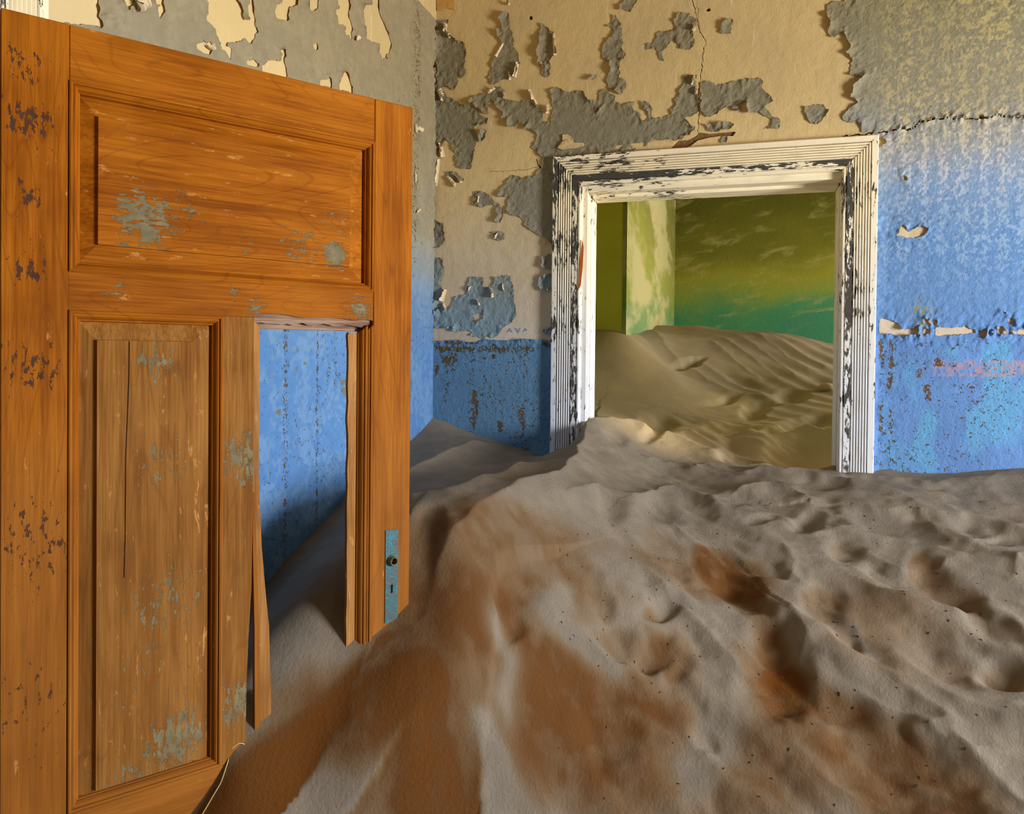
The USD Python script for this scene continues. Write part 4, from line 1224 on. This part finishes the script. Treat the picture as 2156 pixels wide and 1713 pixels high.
# main room: crests
ridge([(1235, 945), (1215, 1010), (1180, 1075), (1120, 1100), (1060, 1130), (1000, 1180), (955, 1210), (925, 1240), (895, 1330), (820, 1400), (740, 1425)], 0.085, 0.20, 0.16)
ridge([(1090, 1030), (1060, 1050), (1010, 1085), (950, 1105), (870, 1110)], 0.045, 0.16, 0.05)
ridge([(1040, 935), (1000, 942), (940, 965), (868, 1000)], 0.022, 0.05, 0.14)
ridge([(1195, 1110), (1260, 1082), (1300, 1096), (1340, 1112)], 0.018, 0.05, 0.05)
ridge([(1335, 1085), (1390, 1052), (1440, 1048), (1500, 1072)], 0.022, 0.05, 0.06)
ridge([(1545, 1050), (1600, 1030), (1660, 1040), (1690, 1060)], 0.022, 0.05, 0.06)
ridge([(1600, 1000), (1700, 1005), (1790, 1027)], 0.018, 0.06, 0.05)
ridge([(1380, 990), (1460, 1000), (1540, 985), (1620, 975)], 0.016, 0.05, 0.05)
ridge([(1800, 1080), (1930, 1090), (2010, 1150), (2090, 1185), (2200, 1210)], 0.026, 0.14, 0.07)
ridge([(1900, 1280), (2000, 1318), (2062, 1302), (2170, 1365)], 0.020, 0.05, 0.08)
ridge([(1660, 1320), (1720, 1400), (1830, 1432), (1950, 1470), (2100, 1520), (2200, 1540)], 0.024, 0.10, 0.06)
ridge([(1700, 1440), (1800, 1482), (1900, 1530), (2000, 1552), (2080, 1640), (2170, 1720)], 0.022, 0.06, 0.10)
ridge([(1180, 1362), (1240, 1385), (1290, 1412), (1345, 1424)], 0.015, 0.05, 0.05)
ridge([(1560, 1080), (1700, 1130), (1790, 1120)], 0.015, 0.06, 0.06)
ridge([(1600, 1160), (1750, 1210), (1900, 1290)], 0.016, 0.08, 0.06)
ridge([(1290, 1260), (1450, 1270), (1560, 1310), (1660, 1320)], 0.018, 0.08, 0.08)
# the steep slip faces beside the door and near the lens
S1 = [(745, 1478), (735, 1520), (738, 1570), (700, 1612), (672, 1680), (635, 1730)]
d, s = seg_dist(pl_(S1), g + wob * 0.35)
hz += 0.034 * np.where(s < 0, np.exp(-d / 0.085), np.exp(-d / 0.16)) * sstep(0.9 - np.hypot(*(g - on_sand(690, 1600)).T), 0, 0.5)
S2 = [(860, 1610), (885, 1575), (960, 1558), (1002, 1600), (1022, 1680), (1015, 1740)]
d, s = seg_dist(pl_(S2), g + wob * 0.35)
hz += 0.020 * np.where(s < 0, np.exp(-d / 0.03), np.exp(-d / 0.14))
S3 = [(1160, 1212), (1100, 1232), (1058, 1255), (1040, 1290), (1036, 1325), (1050, 1362), (1046, 1392)]
d, s = seg_dist(pl_(S3), g + wob * 0.3)
hz += 0.016 * np.where(s < 0, np.exp(-d / 0.09), -0.9 * np.exp(-d / 0.035) * (1 - np.exp(-d / 0.006)))

# hollows and footprints
dip(985, 1055, 70, 26, 0.030, -20)
dip(1385, 1098, 36, 30, 0.0174)
dip(1465, 1085, 36, 26, 0.0136)
dip(1543, 1066, 34, 18, 0.0161, -10)
dip(1640, 1066, 70, 26, 0.0136, 10)
dip(1690, 1112, 36, 18, 0.0211, -20)
dip(1735, 1082, 28, 22, 0.0112)
dip(1740, 1030, 60, 14, 0.0124, 5)
dip(1600, 1112, 30, 10, 0.0087, -15)
dip(1285, 1112, 34, 26, 0.0124)
dip(1850, 1105, 60, 22, 0.0136, 15)
dip(1960, 1130, 70, 26, 0.0136, 25)
dip(2060, 1108, 45, 20, 0.0124, 5)
dip(2120, 1150, 60, 16, 0.0136, -5)
for px, py in ((1940, 1205), (1965, 1225), (1992, 1245), (2020, 1268), (2040, 1285)):
    dip(px, py, 36, 30, 0.0135, 35, red=0.5)
dip(1780, 1172, 42, 26, 0.024, 20, red=0.35)
for px, py in ((1505, 1200), (1530, 1222), (1555, 1248), (1572, 1275)):
    dip(px, py, 50, 42, 0.0115, 20, red=0.8)
dip(1410, 1180, 70, 34, 0.018, 25, red=0.3)
dip(1725, 1292, 40, 46, 0.022, 20, red=0.6)
dip(1625, 1360, 48, 44, 0.026, 0, red=0.85)
dip(1640, 1450, 70, 70, 0.034, 20, red=1.0)
dip(1760, 1500, 80, 34, 0.020, 25, red=0.9)
dip(1380, 1385, 40, 38, 0.026, -30, red=0.75)
dip(1310, 1370, 70, 34, 0.020, 20, red=0.5)
dip(1430, 1420, 34, 40, 0.014, 0, red=0.7)
dip(1395, 1305, 40, 24, 0.018, -20, red=0.65)
dip(1265, 1290, 24, 40, 0.012, -30, red=0.5)
dip(1090, 1300, 46, 66, 0.016, 20, red=0.75)
dip(1085, 1375, 24, 30, 0.014, 20, red=0.7)
dip(1770, 1355, 24, 46, 0.016, -45, red=0.35)
dip(1830, 1400, 30, 66, 0.014, -45)
dip(1990, 1420, 80, 30, 0.018, 20, red=0.3)
dip(2110, 1430, 40, 30, 0.022, 20, red=0.4)
dip(1950, 1360, 70, 24, 0.014, 20, red=0.25)
dip(2080, 1340, 70, 24, 0.014, 25, red=0.25)
dip(1240, 1480, 90, 40, 0.012, 0, red=0.5)
dip(1290, 1560, 60, 50, 0.014, 0, red=0.85)
dip(1850, 1640, 110, 60, 0.012, 35, red=0.45)
dip(1490, 1562, 30, 22, 0.010, 0, red=0.9)
dip(900, 1180, 30, 60, 0.018, 10)
# green room
for a in ((1390, 893, 38, 20, 0.050, 10), (1380, 922, 26, 14, 0.030, -25), (1530, 905, 56, 16, 0.040, -4), (1585, 868, 26, 14, 0.040, -10), (1665, 840, 28, 14, 0.050, -8), (1620, 853, 30, 7, 0.030, -8), (1450, 770, 34, 9, 0.060, -22), (1560, 805, 40, 8, 0.02, 15),
          (1560, 955, 44, 26, 0.050, 20), (1690, 890, 50, 14, 0.045, -8), (1730, 880, 30, 12, 0.040, 0), (1520, 845, 36, 8, 0.03, -10), (1300, 950, 26, 14, 0.022, 20), (1680, 952, 78, 30, 0.11, -5), (1640, 905, 30, 10, 0.03, -10)):
    dip(a[0], a[1], a[2], a[3], a[4] * 0.75, a[5])
ridge([(1255, 930), (1330, 905), (1420, 930), (1500, 955)], 0.022, 0.08, 0.06)
ridge([(1440, 925), (1530, 920), (1620, 915), (1700, 905)], 0.020, 0.05, 0.05)
ridge([(1375, 700), (1400, 735), (1450, 780), (1540, 830), (1640, 850)], 0.022, 0.12, 0.12)
for k, (a, b) in enumerate((((1530, 715), (1640, 800)), ((1560, 710), (1680, 795)), ((1590, 705), (1700, 780)), ((1620, 705), (1740, 775)), ((1500, 722), (1600, 800)), ((1470, 760), (1600, 840)))):
    mid = ((a[0] + b[0]) / 2 + 8, (a[1] + b[1]) / 2 + 5)
    ridge([a, mid, b], 0.009, 0.05, 0.06)
blob(1400, 860, 160, 60, 0.0)

# painted tones: brown shade by door and lens, warm light in far doorway
d, s = seg_dist(pl_(S1), g + wob * 0.35)
near = 1 - sstep(np.hypot(*(g - on_sand(590, 1600)).T), 0.30, 0.55)
front = sstep((g - DN) @ np.array([DD[1], -DD[0]]), -0.02, 0.03)
slip = 1.12 * near * front * sstep(-s * d, -0.002, 0.012) * (d < 0.6)  # orange shade painted on the slip face beside the door
d, s = seg_dist(pl_(S2), g + wob * 0.35)
rust_and_shade = np.maximum(rust_and_shade, 0.85 * sstep(-s * d, -0.002, 0.012) * sstep(0.30 - d, 0, 0.25))  # shaded side of the near slip face, painted brown
for a in ((1090, 1230, 300, 190, 0.62, 0), (950, 1330, 180, 120, 0.6, -30), (1000, 1050, 160, 70, 0.25, 0), (1250, 1540, 700, 240, 0.78, 5), (850, 1530, 300, 200, 0.86, 0), (760, 1440, 120, 60, 0.5, -35), (1050, 1420, 240, 120, 0.48, 0), (1600, 1420, 260, 240, 0.62, 30), (1900, 1640, 320, 130, 0.66, 30), (1450, 1250, 220, 120, 0.42, 10), (1850, 1350, 260, 160, 0.34, 20), (860, 1440, 110, 60, 0.5, -20), (985, 1450, 110, 80, 0.75, 0), (1290, 1600, 170, 70, 0.72, 10), (1720, 1550, 160, 80, 0.72, 20), (1650, 1340, 60, 50, 0.7, 0), (1550, 1240, 110, 90, 0.6, 20), (1400, 1690, 200, 50, 0.5, 0), (880, 1305, 34, 46, 0.8, 30), (800, 1385, 70, 26, 0.75, -35), (1650, 1490, 110, 90, 0.9, 0), (1370, 1380, 90, 50, 0.6, 0), (1990, 1420, 160, 60, 0.35, 20)):
    blob(*a)


def pale_streak(ps, w, amt=1.0):
    """Pale streaks where the painted brown shade is thinned out."""
    global rust_and_shade
    d, _ = seg_dist(pl_(ps), gw)
    rust_and_shade = rust_and_shade * (1 - amt * np.exp(-(d / w) ** 2))


pale_streak([(1300, 1230), (1360, 1260), (1440, 1300), (1540, 1330)], 0.06)
pale_streak([(1180, 1290), (1160, 1330), (1200, 1370), (1290, 1415)], 0.035)
pale_streak([(1500, 1360), (1530, 1450), (1520, 1560), (1450, 1640)], 0.055)
pale_streak([(1660, 1320), (1700, 1400), (1800, 1460), (1920, 1520), (2080, 1590)], 0.045)
pale_streak([(1045, 1390), (1080, 1440), (1060, 1530)], 0.03, 0.8)
pale_streak([(1010, 1590), (1050, 1650), (1060, 1720)], 0.028)
pale_streak([(1840, 1400), (1790, 1340)], 0.02, 0.8)
gold_light = sstep(g[:, 1], 2.95, 3.3) * (1 - 0.65 * sstep(g[:, 1], 3.9, 5.0)) * (0.55 + 0.45 * sstep(fbm(G3 * 3, 3, 90), 0.3, 0.7))  # paints the warm light that falls on the threshold sand

# wind and feet everywhere: broad lumps, then small ones
foot = sstep(g[:, 0], -0.55, -0.1) * sstep(2.95 - np.abs(g[:, 1] - 1.2), 0, 0.6)
hz += 0.018 * (fbm(GR * 5.0, 3, 82) - 0.5) * (0.3 + 0.9 * foot)
hz += 0.0035 * (fbm(GR * 22, 3, 83) - 0.5) * (0.25 + foot)
far_ = sstep(g[:, 1], 3.4, 4.2)
hz += 0.022 * (fbm(G3 * 3.2, 3, 84) - 0.5) * far_ + 0.004 * np.sin((g[:, 0] * 0.8 + g[:, 1] * 0.6) * 42 + 6 * fbm(G3 * 2, 2, 85)) * far_ * sstep(g[:, 0], -0.2, 0.4)
# long combed furrows running down to the right, as wind and feet left them
a0, a1 = on_sand(1500, 1200), on_sand(2050, 1480)
fd = (a1 - a0) / np.linalg.norm(a1 - a0)
fl, fc = g @ fd, g @ np.array([-fd[1], fd[0]])
GF = np.c_[fl * 2.1, fc * 6.5]
GF = np.c_[GF[:, 0] * 0.8 - GF[:, 1] * 0.6, GF[:, 0] * 0.6 + GF[:, 1] * 0.8, np.zeros(len(g))]
GF[:, :2] += 9 * wob
fn = fbm(GF, 3, 86)
hz += 0.026 * (1 - np.abs(2 * np.clip((fn - 0.28) / 0.44, 0, 1) - 1) - 0.5) * foot * 0.8
# along the walls and the leaf the drift keeps its settled line
flat = base(g)
dw = np.minimum.reduce([seg_dist(np.array([door_pt(*p)[:2] for p in ((859, 1285), (830, 1315), (783, 1355), (735, 1402), (575, 1522), (490, 1590), (445, 1660), (405, 1713))]), g)[0],
                        np.abs(g[:, 0] - LX), np.abs(g[:, 1] - BY) + 0.6 * sstep(0.50 - np.abs(g[:, 0] + 0.12), 0.0, 0.14)])
hz = flat + (hz - flat) * (0.12 + 0.88 * sstep(dw, 0.0, 0.16))
mott = 0.65 * fbm(G3 * 9, 4, 87) + 0.35 * fbm(G3 * 40, 3, 88)
rust_and_shade = np.maximum(rust_and_shade * (0.70 + 0.50 * sstep(mott, 0.30, 0.66)), slip * (0.8 + 0.3 * mott))
V = np.c_[g, hz]
nx, ny = SHP
idx = np.arange(nx * ny).reshape(nx, ny)
q = np.stack([idx[:-1, :-1], idx[1:, :-1], idx[1:, 1:], idx[:-1, 1:]], -1).reshape(-1, 4)
mx, my = g[q, 0].mean(1), g[q, 1].mean(1)
room = ((mx > LX - 0.02) & (my < BY + 0.02)) | ((mx < LX) & (my > DY0 - 0.01) & (my < DY1 + 0.01)) | ((mx > OX0 - 0.02) & (mx < OX1 + 0.02) & (my > BY) & (my < BY + WT + 0.03))
room |= (my > BY + WT - 0.02) & (mx > LX - 0.04) & ~((my > gy + 0.03) & (mx < gx - 0.02))
q = q[room & (my > -2.32) & (mx < RX + 0.015)]
ids, inv = np.unique(q, return_inverse=True)
q, V, rust_and_shade, gold_light = inv.reshape(-1, 4), V[ids], rust_and_shade[ids], gold_light[ids]
sand = obj("sand_drift", (V, np.vstack([q[:, [0, 1, 2]], q[:, [0, 2, 3]]])), SAND, smooth=True, label="beige desert sand with shade and doorway light painted in, drifted through both rooms", category="sand", kind="stuff")
primvar(sand, "rust_and_shade", np.clip(rust_and_shade, 0, 1.6))
primvar(sand, "gold_light", gold_light)
HG = hz.reshape(SHP)
from scipy.interpolate import RegularGridInterpolator
height = RegularGridInterpolator((xs, ys), HG, bounds_error=False, fill_value=0)


def sand_hit(px, py):
    r = ray(px, py)
    t = np.linspace(0.8, 8, 2500)
    p = r[None] * t[:, None]
    gap = p[:, 2] + EYE - height(p[:, :2])
    k = int(np.argmax(gap < 0))
    return np.array([p[k, 0], p[k, 1], height(p[k, :2][None])[0]])


# ------------------------------------------------------------------ small things lying on the sand
def tube(pts, rad, sides=7):
    p = np.asarray(pts, float)
    t = np.gradient(p, axis=0)
    t /= np.linalg.norm(t, axis=1, keepdims=True)
    a = np.cross(t, [0.3, 0.2, 1.0])
    a /= np.linalg.norm(a, axis=1, keepdims=True)
    b = np.cross(t, a)
    ang = np.arange(sides) * 2 * np.pi / sides
    rad = np.broadcast_to(rad, (len(p),))
    v = (p[:, None] + rad[:, None, None] * (np.cos(ang)[None, :, None] * a[:, None] + np.sin(ang)[None, :, None] * b[:, None])).reshape(-1, 3)
    i, j = np.meshgrid(np.arange(len(p) - 1), np.arange(sides), indexing="ij")
    qq = np.stack([i * sides + j, i * sides + (j + 1) % sides, (i + 1) * sides + (j + 1) % sides, (i + 1) * sides + j], -1).reshape(-1, 4)
    return trimesh.Trimesh(v, np.vstack([qq[:, [0, 1, 2]], qq[:, [0, 2, 3]]]), process=False)


a, b = sand_hit(515, 1574), sand_hit(480, 1597)
tt = np.linspace(0, 1, 12)[:, None]
st = a + (b - a) * tt + np.array([0, 0, 1]) * (0.004 + 0.010 * np.sin(np.pi * tt))
obj("straw", tube(st, 0.0013), STRAW, smooth=True, label="short pale straw lying against the foot of the door", category="straw")
way = [sand_hit(*p) for p in ((482, 1600), (475, 1625), (466, 1650), (452, 1672), (436, 1700), (424, 1722))]
way = np.array(way) + [0, 0, 0.0025]
ti = np.linspace(0, len(way) - 1, 30)
cv = np.stack([np.interp(ti, np.arange(len(way)), way[:, k]) for k in range(3)], 1)
obj("straw", tube(ndimage.gaussian_filter1d(cv, 1.5, axis=0, mode="nearest"), 0.0011), STRAW, smooth=True, label="long thin golden stem curving down the sand to the picture's edge", category="straw")
c = sand_hit(1741, 820)
st = trimesh.creation.icosphere(3, 0.045)
st.vertices = st.vertices * [1.1, 0.8, 0.6] * (1 + 0.12 * (fbm(st.vertices * 40, 2, 5)[:, None] - 0.5))
st.apply_translation(c + [0.0, 0, 0.012])
obj("stone", st, SHELL, smooth=True, label="pale rounded stone half sunk in the far room's sand", category="stone")
# litter
lit = []
rl = np.random.default_rng(11)
for k in range(230):
    px, py = rl.uniform(1150, 2150), rl.uniform(1060, 1700)
    if rl.random() > 0.35 + 0.65 * math.exp(-((py - 1230) / 160) ** 2):
        continue
    p = sand_hit(px, py)
    L = rl.uniform(0.002, 0.0055)
    th = rl.uniform(0, math.pi)
    dv = np.array([math.cos(th), math.sin(th), 0]) * L / 2
    e0, e1 = p - dv, p + dv
    e0[2], e1[2] = height(e0[:2][None])[0] + 0.0007, height(e1[:2][None])[0] + 0.0007
    lit.append(tube([e0, (e0 + e1) / 2 + [0, 0, 0.0004], e1], rl.uniform(0.0005, 0.0012), 5))
obj("plant_litter", join(*lit), TWIG, kind="stuff", label="tiny dark twigs and seed husks scattered over the trodden sand", category="plant litter")
